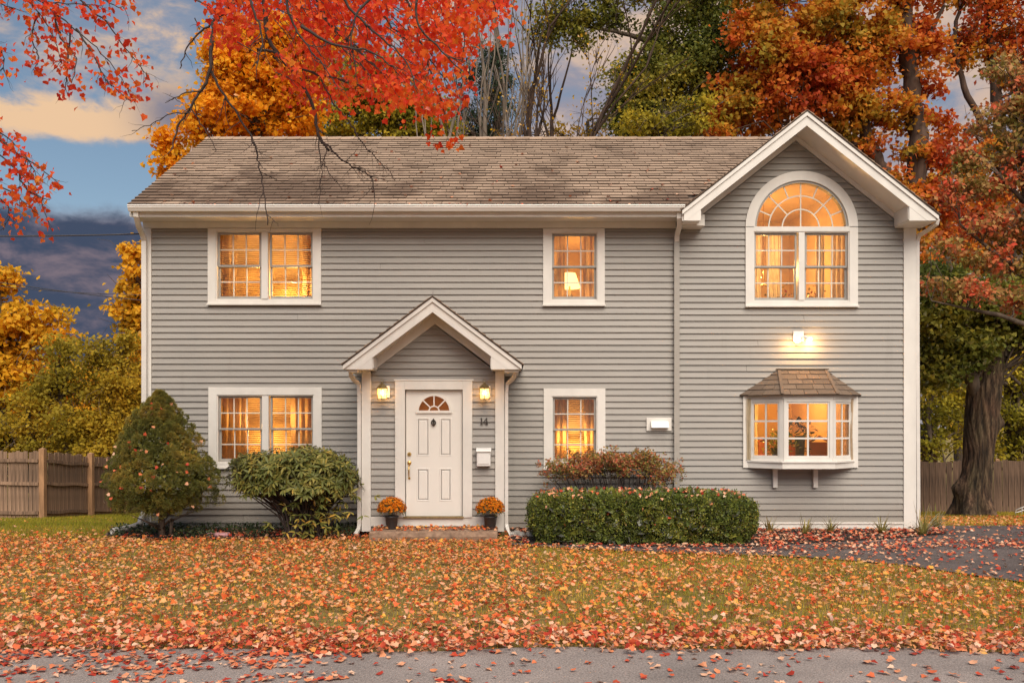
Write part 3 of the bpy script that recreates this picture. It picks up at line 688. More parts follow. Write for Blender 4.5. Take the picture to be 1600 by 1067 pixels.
# door leaf with the fan opening cut out
door.box(dx0, dx1, yd, yd+.045, dz0, fz-.001)
na = 24
for i in range(na):
    a0, a1 = math.pi*i/na, math.pi*(i+1)/na
    x_a, z_a = fcx+fr*math.cos(a0), fz+fr*math.sin(a0); x_b, z_b = fcx+fr*math.cos(a1), fz+fr*math.sin(a1)
    def edge_pt(a):
        c_, s_ = math.cos(a), math.sin(a); W = (dx1-dx0)/2; H = dz1-fz
        t = min(W/abs(c_) if abs(c_) > 1e-6 else 9, H/s_ if s_ > 1e-6 else 9); return fcx+c_*t, fz+s_*t
    e0, e1 = edge_pt(a0), edge_pt(a1)
    door.prism([(x_a, z_a), e0, e1, (x_b, z_b)][::-1], yd, yd+.045)
W_, H_ = (dx1-dx0)/2, dz1-fz; ca = math.atan2(H_, W_)
for s_ in (1, -1): # corner fill
    i = int(ca/(math.pi/na)); a0, a1 = math.pi*i/na, math.pi*(i+1)/na
    def ep(a): c_, q_ = math.cos(a), math.sin(a); t = min(W_/abs(c_), H_/q_ if q_ > 1e-6 else 9); return (fcx+s_*c_*t, fz+q_*t)
    door.prism([ep(a0), (fcx+s_*W_, dz1), ep(a1)][::s_], yd+.0005, yd+.044)
dob = door.build('door', M['door'], house)
def raised(x0, x1, z0, z1, y, name, mat, par, out=.010, wd=.02):
    """moulded panel: sunk groove ring with bevelled raised field"""
    b = MB(); 
    rings = [(0, 0), (.006, -out), (wd, -out*.9), (wd+.012, .001), (wd+.022, .001), (wd+.05, -out*.75)]
    for i, (ins, dy) in enumerate(rings):
        ins *= .8
        b.v += [(x0+ins, y+dy, z0+ins), (x1-ins, y+dy, z0+ins), (x1-ins, y+dy, z1-ins), (x0+ins, y+dy, z1-ins)]
    for i in range(len(rings)-1):
        for k in range(4): b.f.append((i*4+k, i*4+(k+1) % 4, (i+1)*4+(k+1) % 4, (i+1)*4+k))
    n = (len(rings)-1)*4; b.f.append((n, n+1, n+2, n+3)); return b.build(name, mat, par)
def dpx(px): return (px-800)/101.8
def dpz(py): return CZ+(665-py)/101.8
for x0, x1 in ((651, 671.5), (686.5, 706)):
    raised(dpx(x0), dpx(x1), dpz(713), dpz(652.5), yd-.001, 'door_panel', M['door'], dob, out=.0025)
    raised(dpx(x0), dpx(x1), dpz(783), dpz(731), yd-.001, 'door_panel', M['door'], dob, out=.0025)
# fanlight
b = MB()
def arcband(b, cx, cz, r0, r1, y0, y1, a0=0, a1=math.pi, n=32):
    for i in range(n):
        p, q = a0+(a1-a0)*i/n, a0+(a1-a0)*(i+1)/n
        b.prism([(cx+r0*math.cos(p), cz+r0*math.sin(p)), (cx+r0*math.cos(q), cz+r0*math.sin(q)), (cx+r1*math.cos(q), cz+r1*math.sin(q)), (cx+r1*math.cos(p), cz+r1*math.sin(p))], y0, y1)
arcband(b, fcx, fz, .235, .272, yd-.022, yd-.002); b.box(fcx-.275, fcx+.275, yd-.024, yd-.002, fz-.028, fz+.012)
arcband(b, fcx, fz, .07, .088, yd-.018, yd-.003, n=12)
for dg in (45, 90, 135):
    a = R(dg); b.bar((fcx+.088*math.cos(a), yd-.011, fz+.088*math.sin(a)), (fcx+.236*math.cos(a), yd-.011, fz+.236*math.sin(a)), .018, .014)
b.build('fanlight_frame', M['door'], dob)
b = MB(); ng = 24; b.v = [(fcx, yd+.02, fz)]+[(fcx+.24*math.cos(math.pi*i/ng), yd+.02, fz+.24*math.sin(math.pi*i/ng)) for i in range(ng+1)]; b.f = [(0, i+1, i+2) for i in range(ng)]
b.build('fanlight_glass', M['glass'], dob)
# small hall behind fanlight
def room(x0, x1, y0, y1, z0, z1, mat=None):
    t = .02; b = MB()
    b.box(x0-t, x1+t, y1, y1+t, z0-t, z1+t); b.box(x0-t, x0, y0, y1-.001, z0-t, z1+t); b.box(x1, x1+t, y0, y1-.001, z0-t, z1+t); b.box(x0+.001, x1-.001, y0, y1-.001, z1, z1+t)
    b.build('room_wall', mat or M['room'], house)
    MB().box(x0+.001, x1-.001, y0, y1-.001, z0-t, z0).build('room_floor', M['roomfloor'], house)
def plight(name, loc, power, rad=.06, c_=(1, .52, .14)):
    l = bpy.data.lights.new(name, 'POINT'); l.energy = power; l.shadow_soft_size = rad; l.color = c_
    o = bpy.data.objects.new(name, l); COL.objects.link(o); o.location = loc; return o
room(dx0-.05, dx1+.05, PY+.06, PY+.72, .3, 2.40, simple('hall_wall', (.45, .26, .10), .8)); plight('hall_light', (fcx, PY+.35, 1.5), 5)
# knocker, deadbolt, handle
b = MB(); kx, kz = dpx(677.5), dpz(660)
b.lathe(kx, yd-.01, [(.001, kz+.062), (.012, kz+.055), (.008, kz+.045), (.016, kz+.038), (.010, kz+.03)], 10)
pts = [(kx+.032*math.sin(a)*(1 if a < 3.14 else 1), yd-.02, kz+.038*math.cos(a)-.004*abs(math.sin(a))) for a in np.linspace(0, 2*math.pi, 17)]
b.tube(pts, .009, 6); b.lathe(kx, yd-.02, [(.001, kz-.058), (.012, kz-.048), (.02, kz-.03), (.006, kz-.02)], 10); b.box(kx-.014, kx+.014, yd-.012, yd-.001, kz-.03, kz+.035)
b.build('door_knocker', M['iron'], dob)
hx = dpx(639.5)
def disc(b, cx, cz, y0, y1, r0, r1, n=18):
    k = len(b.v)
    for r, y in ((.0005, y0), (r0, y0), (r1, y1)):
        b.v += [(cx+r*math.cos(2*math.pi*i/n), y, cz+r*math.sin(2*math.pi*i/n)) for i in range(n)]
    for j in range(2): b.f += [(k+j*n+i, k+j*n+(i+1) % n, k+(j+1)*n+(i+1) % n, k+(j+1)*n+i) for i in range(n)]
b = MB(); disc(b, hx, dpz(709.5), yd-.03, yd, .022, .034); b.build('deadbolt', M['brass'], dob, smooth=False)
b = MB(); disc(b, hx, dpz(723), yd-.02, yd, .024, .034); disc(b, hx, dpz(747), yd-.015, yd, .014, .02)
b.tube([(hx, yd-.02, dpz(726)), (hx, yd-.055, dpz(730)), (hx, yd-.06, dpz(738)), (hx, yd-.045, dpz(744)), (hx, yd-.01, dpz(747))], [.010, .011, .012, .009, .008], 8)
b.build('door_handle', M['brass'], dob, smooth=True)

# windows ---------------------------------------------------------------
def glazing(par, x0, x1, z0, z1, y, cols, rows, rail, mw=.018, smat=None, bottom=None, mmat=None):
    """one sash: rails, muntins and its separate panes"""
    sm = smat or M['sash']; b = MB(); br = bottom or rail
    b.box(x0, x0+rail, y, y+.03, z0, z1); b.box(x1-rail, x1, y, y+.03, z0, z1); b.box(x0+rail+.0005, x1-rail-.0005, y+.001, y+.029, z0, z0+br); b.box(x0+rail+.0005, x1-rail-.0005, y+.001, y+.029, z1-rail, z1)
    b.build('sash', sm, par)
    a, c_, e, f = x0+rail, x1-rail, z0+br, z1-rail
    b = MB()
    for i in range(1, cols): X = a+(c_-a)*i/cols; b.box(X-mw/2, X+mw/2, y+.006, y+.022, e, f)
    for j in range(1, rows):
        Z = e+(f-e)*j/rows
        for i in range(cols):
            xa = a+(c_-a)*i/cols+(mw/2+.0003 if i else 0); xb = a+(c_-a)*(i+1)/cols-(mw/2+.0003 if i < cols-1 else 0); b.box(xa, xb, y+.0065, y+.0215, Z-mw/2, Z+mw/2)
    b.build('muntins', mmat or M['muntin'], par)
    for i in range(cols):
        for j in range(rows):
            xa, xb = a+(c_-a)*i/cols, a+(c_-a)*(i+1)/cols; za, zb = e+(f-e)*j/rows, e+(f-e)*(j+1)/rows
            t = random.uniform(-.0015, .0015)
            q = MB(); q.v = [(xa, y+.016, za), (xb, y+.016+t, za), (xb, y+.016+t, zb), (xa, y+.016, zb)]; q.f = [(0, 1, 2, 3)]; q.build('pane', M['glass'], par)
def window(key, headroom=True):
    d = WIN[key]; T = d['T']; O = d['O']; y0 = YW-.045
    frame = MB()
    frame.box(T[0], O[0], y0, YW-.001, T[2]+.03, T[3]); frame.box(O[1], T[1], y0, YW-.001, T[2]+.03, T[3])
    if headroom: frame.box(O[0]+.0005, O[1]-.0005, y0+.001, YW-.001, O[3], T[3]-.0005)
    frame.box(T[0], T[1], y0-.012, YW-.001, T[2], T[2]+.0295); frame.box(O[0]+.0005, O[1]-.0005, y0+.001, YW-.001, T[2]+.03, O[2])
    # inner stop moulding
    for x0, x1 in ((O[0]+.0005, O[0]+.016), (O[1]-.016, O[1]-.0005)): frame.box(x0, x1, YW-.03, YW+.10, O[2]+.001, O[3]-.001)
    frame.box(O[0]+.017, O[1]-.017, YW-.03, YW+.10, O[3]-.016, O[3]-.001); frame.box(O[0]+.017, O[1]-.017, YW-.02, YW+.10, O[2]+.001, O[2]+.016)
    for i in range(len(d['S'])-1): frame.box(d['S'][i][1], d['S'][i+1][0], y0+.006, YW+.10, O[2]+.017, O[3]-.017)
    wo = frame.build('window', M['trim'], house)
    MB().box(T[0]-.01, T[1]+.01, y0-.03, y0-.0125, T[2]-.004, T[2]+.022).build('sill', M['trim'], wo)
    for (a, c_, e, f) in d['S']:
        a += .018; c_ -= .018; e += .018; f -= .018; mid = (e+f)/2
        glazing(wo, a, c_, mid-.015, f, YW+.012, 3, 2, .032)
        glazing(wo, a, c_, e, mid+.012, YW+.046, 3, 2, .032, bottom=.05)
    return wo
wins = {}
for k in ('ul', 'll', 'um', 'lm', 'ar'): wins[k] = window(k, k != 'ar')
# arch top
wa = wins['ar']; cx, cz, ro, ri = ARC; y0 = YW-.045
b = MB(); arcband(b, cx, cz, ri, ro, y0, YW-.001, n=48)
b.box(WIN['ar']['O'][0]-.002, WIN['ar']['O'][1]+.002, y0+.002, YW+.10, wz(362.5), wz(355))
b.box(WIN['ar']['T'][0]+.0005, WIN['ar']['O'][0]-.0025, y0+.0003, YW-.001, wz(357.4), cz); b.box(WIN['ar']['O'][1]+.0025, WIN['ar']['T'][1]-.0005, y0+.0003, YW-.001, wz(357.4), cz)
b.build('arch_casing', M['trim'], wa)
b = MB(); arcband(b, cx, cz, ri-.035, ri-.0005, YW-.02, YW+.08, n=48); b.build('arch_sash', M['sash'], wa)
b = MB(); arcband(b, cx, cz, 50/96-.01, 50/96+.01, YW+.012, YW+.03, n=32); arcband(b, cx, cz, 29/96-.01, 29/96+.01, YW+.012, YW+.03, n=24)
for dg, r0, r1 in [(22.5, 50, 72), (45, 29, 72), (67.5, 50, 72), (90, 0, 72), (112.5, 50, 72), (135, 29, 72), (157.5, 50, 72)]:
    a = R(dg); b.bar((cx+r0/96*math.cos(a), YW+.021, cz+r0/96*math.sin(a)), (cx+(ri-.03)*math.cos(a), YW+.021, cz+(ri-.03)*math.sin(a)), .02, .015)
b.box(cx-ri+.03, cx+ri-.03, YW+.010, YW+.032, cz, cz+.022); b.build('arch_muntins', M['muntin'], wa)
def sector(r0, r1, a0, a1, t):
    b = MB(); n = 8
    for i in range(n+1):
        a = R(a0+(a1-a0)*i/n); b.v += [(cx+r0*math.cos(a), YW+.022+t, cz+r0*math.sin(a)), (cx+r1*math.cos(a), YW+.022+t, cz+r1*math.sin(a))]
    b.f = [(2*i, 2*i+1, 2*i+3, 2*i+2) for i in range(n)]; b.build('pane', M['glass'], wa)
for i in range(8): sector(50/96, ri-.03, i*22.5, i*22.5+22.5, 0)
for i in range(4): sector(29/96, 50/96, i*45, i*45+45, 0)
for i in range(2): sector(.01, 29/96, i*90, i*90+90, 0)

# bay window ---------------------------------------------------------------
bx0, bx1 = BAYW[0], BAYW[1]; bcx = (bx0+bx1)/2; by = 13.6; fh = .385; bz0, bz1 = 1.07, 2.165
bayp = [(bx0+.06, YW-.03), (bcx-fh, by), (bcx+fh, by), (bx1-.06, YW-.03)]
def polyprism_z(b, pts, z0, z1):
    k = len(b.v); n = len(pts); b.v += [(x, y, z0) for x, y in pts]+[(x, y, z1) for x, y in pts]
    b.f += [tuple(range(k+n-1, k-1, -1)), tuple(range(k+n, k+2*n))]+[(k+i, k+(i+1) % n, k+n+(i+1) % n, k+n+i) for i in range(n)]; return b
def grow(pts, g): return [(bcx+(x-bcx)*(1+g/abs(x-bcx)), y-(g if y < 13.9 else 0)) for x, y in pts]
def bay(pts, z0, z1): return polyprism_z(MB(), [(pts[0][0], YW-.001), pts[0], pts[1], pts[2], pts[3], (pts[3][0], YW-.001)], z0, z1)
bo = bay(grow(bayp, .03), 1.02, 1.115).build('bay_window', M['trim'], house)
bay(grow(bayp, .05), 1.1155, 1.14).build('bay_sill', M['trim'], bo)
bay(grow(bayp, .02), 2.13, 2.185).build('bay_head', M['trim'], bo)
for x0, x1 in ((bx0-.02, bx0+.075), (bx1-.075, bx1+.02)): MB().box(x0, x1, YW-.05, YW-.002, 1.02, 2.19).build('bay_casing', M['trim'], bo)
def bayface(p0, p1, cols, rows, fw):
    """frame with panes between two plan points"""
    p0 = Vector((*p0, 0)); p1 = Vector((*p1, 0)); u = (p1-p0); Lw = u.length; u.normalize(); nrm = Vector((u.y, -u.x, 0))
    def bx(b, a, c_, d0, d1, z0, z1):
        q = []
        for z in (z0, z1):
            for (s_, t_) in ((a, d1), (c_, d1), (c_, d0), (a, d0)): q.append(p0+u*s_+nrm*t_+Vector((0, 0, z)))
        b.hexa(q)
    z0, z1 = 1.1405, 2.1295; b = MB(); 
    bx(b, .0, fw, -.04, .012, z0, z1); bx(b, Lw-fw, Lw, -.04, .012, z0, z1); bx(b, fw+.0005, Lw-fw-.0005, -.04, .012, z0, z0+.055); bx(b, fw+.0005, Lw-fw-.0005, -.04, .012, z1-.05, z1); b.build('bay_frame', M['trim'], bo)
    f2 = fw+.03; a, c_, e, f = f2, Lw-f2, z0+.085, z1-.08; b = MB()
    bx(b, fw+.001, f2, -.035, .0, z0+.056, z1-.051); bx(b, Lw-f2, Lw-fw-.001, -.035, .0, z0+.056, z1-.051); bx(b, f2+.0005, c_-.0005, -.035, .0, z0+.056, e); bx(b, f2+.0005, c_-.0005, -.035, .0, f, z1-.051)
    b.build('sash', M['trim'], bo)
    b = MB()
    for i in range(1, cols): X = a+(c_-a)*i/cols; bx(b, X-.014, X+.014, -.028, -.008, e, f)
    for j in range(1, rows):
        Z = e+(f-e)*j/rows
        for i in range(cols): bx(b, a+(c_-a)*i/cols+(.0145 if i else 0), a+(c_-a)*(i+1)/cols-(.0145 if i < cols-1 else 0), -.027, -.009, Z-.014, Z+.014)
    b.build('muntins', M['trim'], bo)
    for i in range(cols):
        for j in range(rows):
            xa, xb = a+(c_-a)*i/cols, a+(c_-a)*(i+1)/cols; za, zb = e+(f-e)*j/rows, e+(f-e)*(j+1)/rows
            q = MB(); q.v = [tuple(p0+u*s_+nrm*-.018+Vector((0, 0, z))) for s_, z in ((xa, za), (xb, za), (xb, zb), (xa, zb))]; q.f = [(0, 1, 2, 3)]; q.build('pane', M['glass'], bo)
bayface(bayp[0], bayp[1], 2, 3, .07); bayface(bayp[1], bayp[2], 2, 3, .045); bayface(bayp[2], bayp[3], 2, 3, .07)
for px in (1215.5, 1279):
    X = (px-800)/97.5; b = MB(); b.box(X-.035, X+.035, YW-.09, YW-.031, .70, 1.019); b.prism([(X-.03, 1.0), (X+.03, 1.0), (X+.03, 1.018), (X-.03, 1.018)], YW-.28, YW-.091)
    b.build('bay_bracket', M['trim'], bo)
# bay roof: five courses on three faces, separate shingles
zt_, ze_ = 2.607, 2.185
tl, tr = Vector((wx(1216), YW-.03, zt_)), Vector((wx(1288.5), YW-.03, zt_))
ol, fl, fr_, orr = Vector((bx0-.08, YW-.03, ze_)), Vector((bcx-fh-.05, by-.09, ze_)), Vector((bcx+fh+.05, by-.09, ze_)), Vector((bx1+.08, YW-.03, ze_))
b = MB(); b.v = [tuple(p) for p in (tl, tr, ol, fl, fr_, orr)]; b.f = [(3, 4, 1, 0), (2, 3, 0), (4, 5, 1), (2, 5, 4, 3), (0, 1, 5, 2)]; b.build('bay_roof', M['roof_deck'], house)
M['sb'] = M['shingle_bay']
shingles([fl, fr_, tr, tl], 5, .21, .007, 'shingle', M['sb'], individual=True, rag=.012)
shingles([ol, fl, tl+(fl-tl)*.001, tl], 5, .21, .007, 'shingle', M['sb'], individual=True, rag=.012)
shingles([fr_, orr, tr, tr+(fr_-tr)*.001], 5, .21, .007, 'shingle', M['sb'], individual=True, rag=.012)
for p, q in ((fl, tl), (fr_, tr)):
    MB().bar(p+Vector((0, -.012, .018)), q+Vector((0, -.004, .012)), .05, .012, up=(0, -.7, .7)).build('hip_shingle', M['sb'], house)
MB().bar(tl+Vector((-.05, -.02, .012)), tr+Vector((.05, -.02, .012)), .012, .03, up=(0, -1, 0)).build('bay_flashing', M['roof_deck'], house)

# downspouts -----------------------------------------------------------------
def spout(name, pts, mat, w_=.075, d_=.05):
    b = MB(); pts = [Vector(p) for p in pts]; k = len(b.v)
    for i, p in enumerate(pts):
        d = (pts[min(i+1, len(pts)-1)]-pts[max(i-1, 0)]).normalized()
        side = Vector((1, 0, 0)) if abs(d.z) > .5 else Vector((d.y, -d.x, 0)).normalized()
        if abs(d.z) > .5: side = Vector((1, 0, 0)); side = (side-d*side.dot(d)).normalized()
        o2 = d.cross(side).normalized()
        for a, c_ in ((-1, -1), (1, -1), (1, 1), (-1, 1)): b.v.append(tuple(p+side*a*w_/2+o2*c_*d_/2))
    for i in range(len(pts)-1):
        for j in range(4): b.f.append((k+i*4+j, k+i*4+(j+1) % 4, k+(i+1)*4+(j+1) % 4, k+(i+1)*4+j))
    b.f += [(3, 2, 1, 0), tuple(k+(len(pts)-1)*4+j for j in range(4))]
    o = b.build(name, mat, house)
    mb = MB(); n = 0
    xs = [p for p in pts]
    return o
spout('downspout', [(-5.90, 13.50, 5.06), (-5.90, 13.51, 4.99), (-5.93, 13.66, 4.87), (-5.94, 13.84, 4.76), (-5.945, 13.905, 4.68), (-5.945, 13.91, 3), (-5.945, 13.91, .28)], M['gutter'])
MB().tube([(-5.945, 13.9, .30), (-5.96, 13.82, .20), (-5.92, 13.68, .13), (-6.02, 13.5, .09), (-6.13, 13.35, .075), (-6.18, 13.28, .07)], [.045, .048, .05, .05, .05, .052], 12, cap=False).build('downspout_extension', M['gutter'], house, smooth=True)
spout('downspout', [(2.62, 13.52, 5.06), (2.63, 13.53, 4.97), (2.66, 13.68, 4.86), (2.66, 13.86, 4.78), (2.665, 13.915, 4.68)], M['gutter'])
spout('downspout', [(2.665, 13.925, 4.70), (2.665, 13.925, 3), (2.665, 13.925, .2)], M['grey_metal'], .085)
spout('downspout', [(6.74, 13.62, 4.97), (6.735, 13.64, 4.90), (6.68, 13.8, 4.84), (6.60, 13.94, 4.78), (6.585, 13.98, 4.70), (6.585, 13.98, 3), (6.60, 13.98, .03)], M['gutter'], .055)
spout('downspout', [(PX0-.13, 12.93, 2.53), (PX0-.13, 12.95, 2.46), (PX0-.10, 13.05, 2.40), (PX0-.045, 13.13, 2.34), (PX0-.035, 13.15, 2.2), (PX0-.035, 13.15, .2), (PX0-.04, 13.13, .13), (PX0-.07, 13.02, .05)], M['gutter'], .055)
spout('downspout', [(PX1+.17, 12.93, 2.53), (PX1+.165, 12.95, 2.46), (PX1+.12, 13.05, 2.40), (PX1+.045, 13.13, 2.34), (PX1+.035, 13.15, 2.2), (PX1+.035, 13.15, .2), (PX1+.05, 13.12, .12), (PX1+.12, 12.98, .05)], M['gutter'], .05)
# right gutter end on the big gable
b = MB(); b.box(6.60, 6.72, 13.55, 14.0, 4.965, 4.985); b.build('gutter', M['gutter'], house)
# exhaust vent
vb = MB().box(wx(1009.5), wx(1048.5), YW-.05, YW-.031, wz(673), wz(652.5)).build('exhaust_vent', M['trim'], house, bevel=.004)
MB().hexa([(wx(1016), YW-.13, wz(668)), (wx(1043), YW-.13, wz(668)), (wx(1043), YW-.051, wz(668)), (wx(1016), YW-.051, wz(668)), (wx(1016), YW-.09, wz(659)), (wx(1043), YW-.09, wz(659)), (wx(1043), YW-.051, wz(658)), (wx(1016), YW-.051, wz(658))]).build('vent_hood', M['plastic_white'], vb)

# interiors ----------------------------------------------------------------
def curtain(x0, x1, z0, z1, y, mat, amp=.03, folds=None, name='curtain', gather=0):
    n = 60; L_ = x1-x0; folds = folds or max(3, int(L_/.09)); b = MB(); ph = random.random()*6
    rows = 6
    for j in range(rows+1):
        t = j/rows
        for i in range(n+1):
            s_ = i/n; x = x0+L_*s_+gather*(1-t)*(-(s_)*L_*.3); b.v.append((x+.008*math.sin(s_*40+j), y+amp*math.sin(s_*folds*6.283+ph+.3*math.sin(j)), z0+(z1-z0)*t))
    b.f = [(j*(n+1)+i, j*(n+1)+i+1, (j+1)*(n+1)+i+1, (j+1)*(n+1)+i) for j in range(rows) for i in range(n)]
    return b.build(name, mat, house, smooth=True)
def blinds(x0, x1, z0, z1, y, tilt=.5):
    b = MB(); z = z0
    while z < z1:
        b.bar((x0, y, z), (x1, y, z), (.030), .0015, up=(0, math.sin(tilt), math.cos(tilt))); z += .032
    b.box(x0, x1, y-.02, y+.02, z1, z1+.04); return b.build('window_blind', M['blind'], house, kind=None)
RY = YW+.125
def lamp(x, y, z, s=1.0, label='lamp', power=20):
    t = thing('table_lamp', label, 'lamp', (x, y, z))
    b = MB(); b.lathe(0, 0, [(.001, 0), (.07*s, 0), (.07*s, .015*s), (.02*s, .04*s), (.055*s, .12*s), (.06*s, .17*s), (.02*s, .24*s), (.012*s, .3*s), (.012*s, .36*s)], 16); o = b.build('lamp_base', M['antique'], None, smooth=True); o.parent = t
    b = MB(); b.lathe(0, 0, [(.165*s, .30*s), (.09*s, .52*s)], 24); o = b.build('lamp_shade', M['shade'], None, smooth=True); o.parent = t
    return t
# upper left bedroom: blinds and patterned curtains
def xr(k): O = WIN[k]['O']; return O
O = WIN['ul']['O']; room(O[0]-.5, O[1]+.5, RY, RY+2.2, 2.78, 4.92)
blinds(O[0]-.02, O[1]+.02, O[2]+.0, O[3]-.0, RY+.03, .55)
for a, c_ in ((O[0]-.1, O[0]+.26), (O[1]-.24, O[1]+.1)): curtain(a, c_, O[2]-.1, O[3]+.02, RY+.10, M['curtain'])
plight('bedroom_lamp', (-3.66, RY+.34, 3.92), 50, .05)
plight('bedroom_lamp', (-4.28, RY+.30, 4.2), 16, .05)
O = WIN['ll']['O']; room(O[0]-.5, O[1]+.5, RY, RY+2.2, .5, 2.70)
blinds(O[0]-.02, O[1]+.02, O[2]+.0, O[3], RY+.14, .55)
for a, c_ in ((O[0]-.1, O[0]+.42), (O[1]-.42, O[1]+.1)): curtain(a, c_, O[2]-.1, O[3]+.02, RY+.06, M['curtain'])
plight('living_room_lamp', (-4.02, RY+.46, 1.62), 60, .06)
O = WIN['um']['O']; room(O[0]-.5, O[1]+.5, RY, RY+1.9, 2.78, 4.92)
for a, c_ in ((O[0]-.1, O[0]+.24), (O[1]-.22, O[1]+.1)): curtain(a, c_, O[2]-.1, O[3]+.02, RY+.07, M['curtain'])
lamp((890-800)*14.55/F, 14.55, CZ+(665-481)*14.55/F, 1.12, 'lit table lamp with yellow shade behind the small upper window')
MB().box(.65, 1.35, 14.42, 14.8, 3.55, CZ+(665-481)*14.55/F-.002).build('window_table', M['wood_dark'], house)
plight('bedroom_lamp', ((890-800)*14.75/F, 14.95, 4.05), 30, .06)
O = WIN['lm']['O']; room(O[0]-.5, O[1]+.5, RY, RY+1.9, .5, 2.70)
blinds(O[0]-.02, O[1]+.02, O[2], O[3], RY+.14, .5)
for a, c_ in ((O[0]-.1, O[0]+.27), (O[1]-.20, O[1]+.1)): curtain(a, c_, O[2]-.1, O[3]+.02, RY+.06, M['curtain'])
plight('study_lamp', (1.02, RY+.32, 1.42), 34, .05)
# arched-window room with chandelier
room(3.68, 5.52, RY, RY+3.0, 2.78, 5.74, simple('cream_room_wall', (.66, .48, .27), .8, var=.05))
O = WIN['ar']['O']; top = wz(362)
for a, c_ in ((O[0]-.02, O[0]+.20), (O[0]+.28, O[0]+.50), (O[1]-.46, O[1]-.32), (O[1]-.22, O[1]+.02)): curtain(a, c_, O[2]-.1, top, RY+.08, M['sheer'], .02)
ch = thing('chandelier', 'small candle chandelier glowing behind the left sash of the arched window', 'chandelier', (4.44, 15.2, 4.32))
b = MB()
for i in range(5):
    a = i*2*math.pi/5+.3; b.tube([(.0, 0, -.12), (.10*math.cos(a), .10*math.sin(a), -.16), (.17*math.cos(a), .17*math.sin(a), -.06)], .008, 5); b.tube([(.17*math.cos(a), .17*math.sin(a), -.06), (.17*math.cos(a), .17*math.sin(a), .0)], .01, 6)
b.tube([(0, 0, -.15), (0, 0, 1.4)], .007, 5); o = b.build('chandelier_frame', M['brass']); o.parent = ch
for i in range(5):
    a = i*2*math.pi/5+.3; b = MB(); b.lathe(.17*math.cos(a), .17*math.sin(a), [(.001, .0), (.016, .015), (.014, .035), (.001, .065)], 8); o = b.build('candle_bulb', M['bulb']); o.parent = ch
plight('chandelier_light', (4.44, 15.2, 4.42), 62, .12, (1, .55, .17)); 
# flower bouquets on a chest behind the arched window
MB().box(3.9, 5.3, 14.40, 14.8, 3.3, 3.72).build('window_chest', M['wood_dark'], house)
# bay room
room(3.72, 5.64, RY, RY+3.2, .75, 2.62)
plight('dining_light', (4.75, RY+1.6, 2.3), 60, .15, (1, .53, .15)); plight('bay_lamp', (4.08, RY+.35, 1.75), 14, .06)
for a, c_ in ((3.80, 3.98),): curtain(a, c_, 1.15, 2.14, 13.93, M['sheer'], .015)
curtain(5.40, 5.52, 1.15, 2.14, 13.93, M['curtain'], .015)
MB().box(4.0, 5.5, RY+2.8, RY+2.85, 1.0, 1.45).build('sideboard', M['wood_dark'], house)
MB().box(4.0, 4.45, RY+3.15, RY+3.17, 1.55, 2.05).build('wall_picture', M['cushion'], house)
for X, Y_ in ((4.42, 14.9), (4.95, 15.1), (5.25, 14.7)):
    b = MB(); b.tube([(X-.16, Y_, 1.05), (X-.17, Y_, 1.42), (X, Y_-.01, 1.52), (X+.17, Y_, 1.42), (X+.16, Y_, 1.05)], .02, 6); b.box(X-.15, X+.15, Y_-.01, Y_+.02, 1.12, 1.42)
    tag(b.build('dining_chair', M['cushion']), 'rust backed dining chair seen through the bay window, '+('left one' if X < 4.6 else 'middle one' if X < 5 else 'right one'), 'chair', 'dining chairs behind the bay window')
def leafball(name, label, cat, c_, r, n, size, kind, mat, pot=None):
    t = thing(name, label, cat, c_); p = rng.normal(size=(n, 3))*np.array(r)*.5; d = rdir(n, -.2)
    o = cloud('foliage', p, d, rdir(n), size*rng.uniform(.7, 1.2, n), kind, mat); o.parent = t
    if pot: b = MB(); b.lathe(0, 0, [(.001, -pot[1]-.0), (pot[0]*.75, -pot[1]), (pot[0], -pot[1]*.1)], 14); o = b.build('pot', M['pot'], smooth=True); o.parent = t
    return t
leafball('house_plant', 'leafy green house plant behind the left pane of the bay window', 'plant', (4.28, 13.98, 1.36), (.16, .12, .22), 120, .09, 'long', M['l_green'], (.07, .2))
leafball('house_plant', 'dark leafy plant behind the centre pane of the bay window', 'plant', (4.42, 14.2, 1.38), (.2, .12, .24), 120, .10, 'long', M['l_green'], (.07, .2))
leafball('house_plant', 'tall dark plant deeper in the room behind the bay window', 'plant', (4.92, 14.7, 1.58), (.28, .2, .34), 160, .11, 'long', M['l_dark'], (.09, .5))
leafball('flower_bouquet', 'small flower bouquet behind the left sash of the arched window', 'flowers', (4.42, 14.45, 3.84), (.22, .12, .16), 110, .06, 'diamond', M['l_azalea'], (.05, .12))
leafball('flower_bouquet', 'small flower bouquet behind the right sash of the arched window', 'flowers', (4.98, 14.45, 3.82), (.24, .12, .16), 110, .06, 'diamond', M['l_azalea'], (.05, .10))

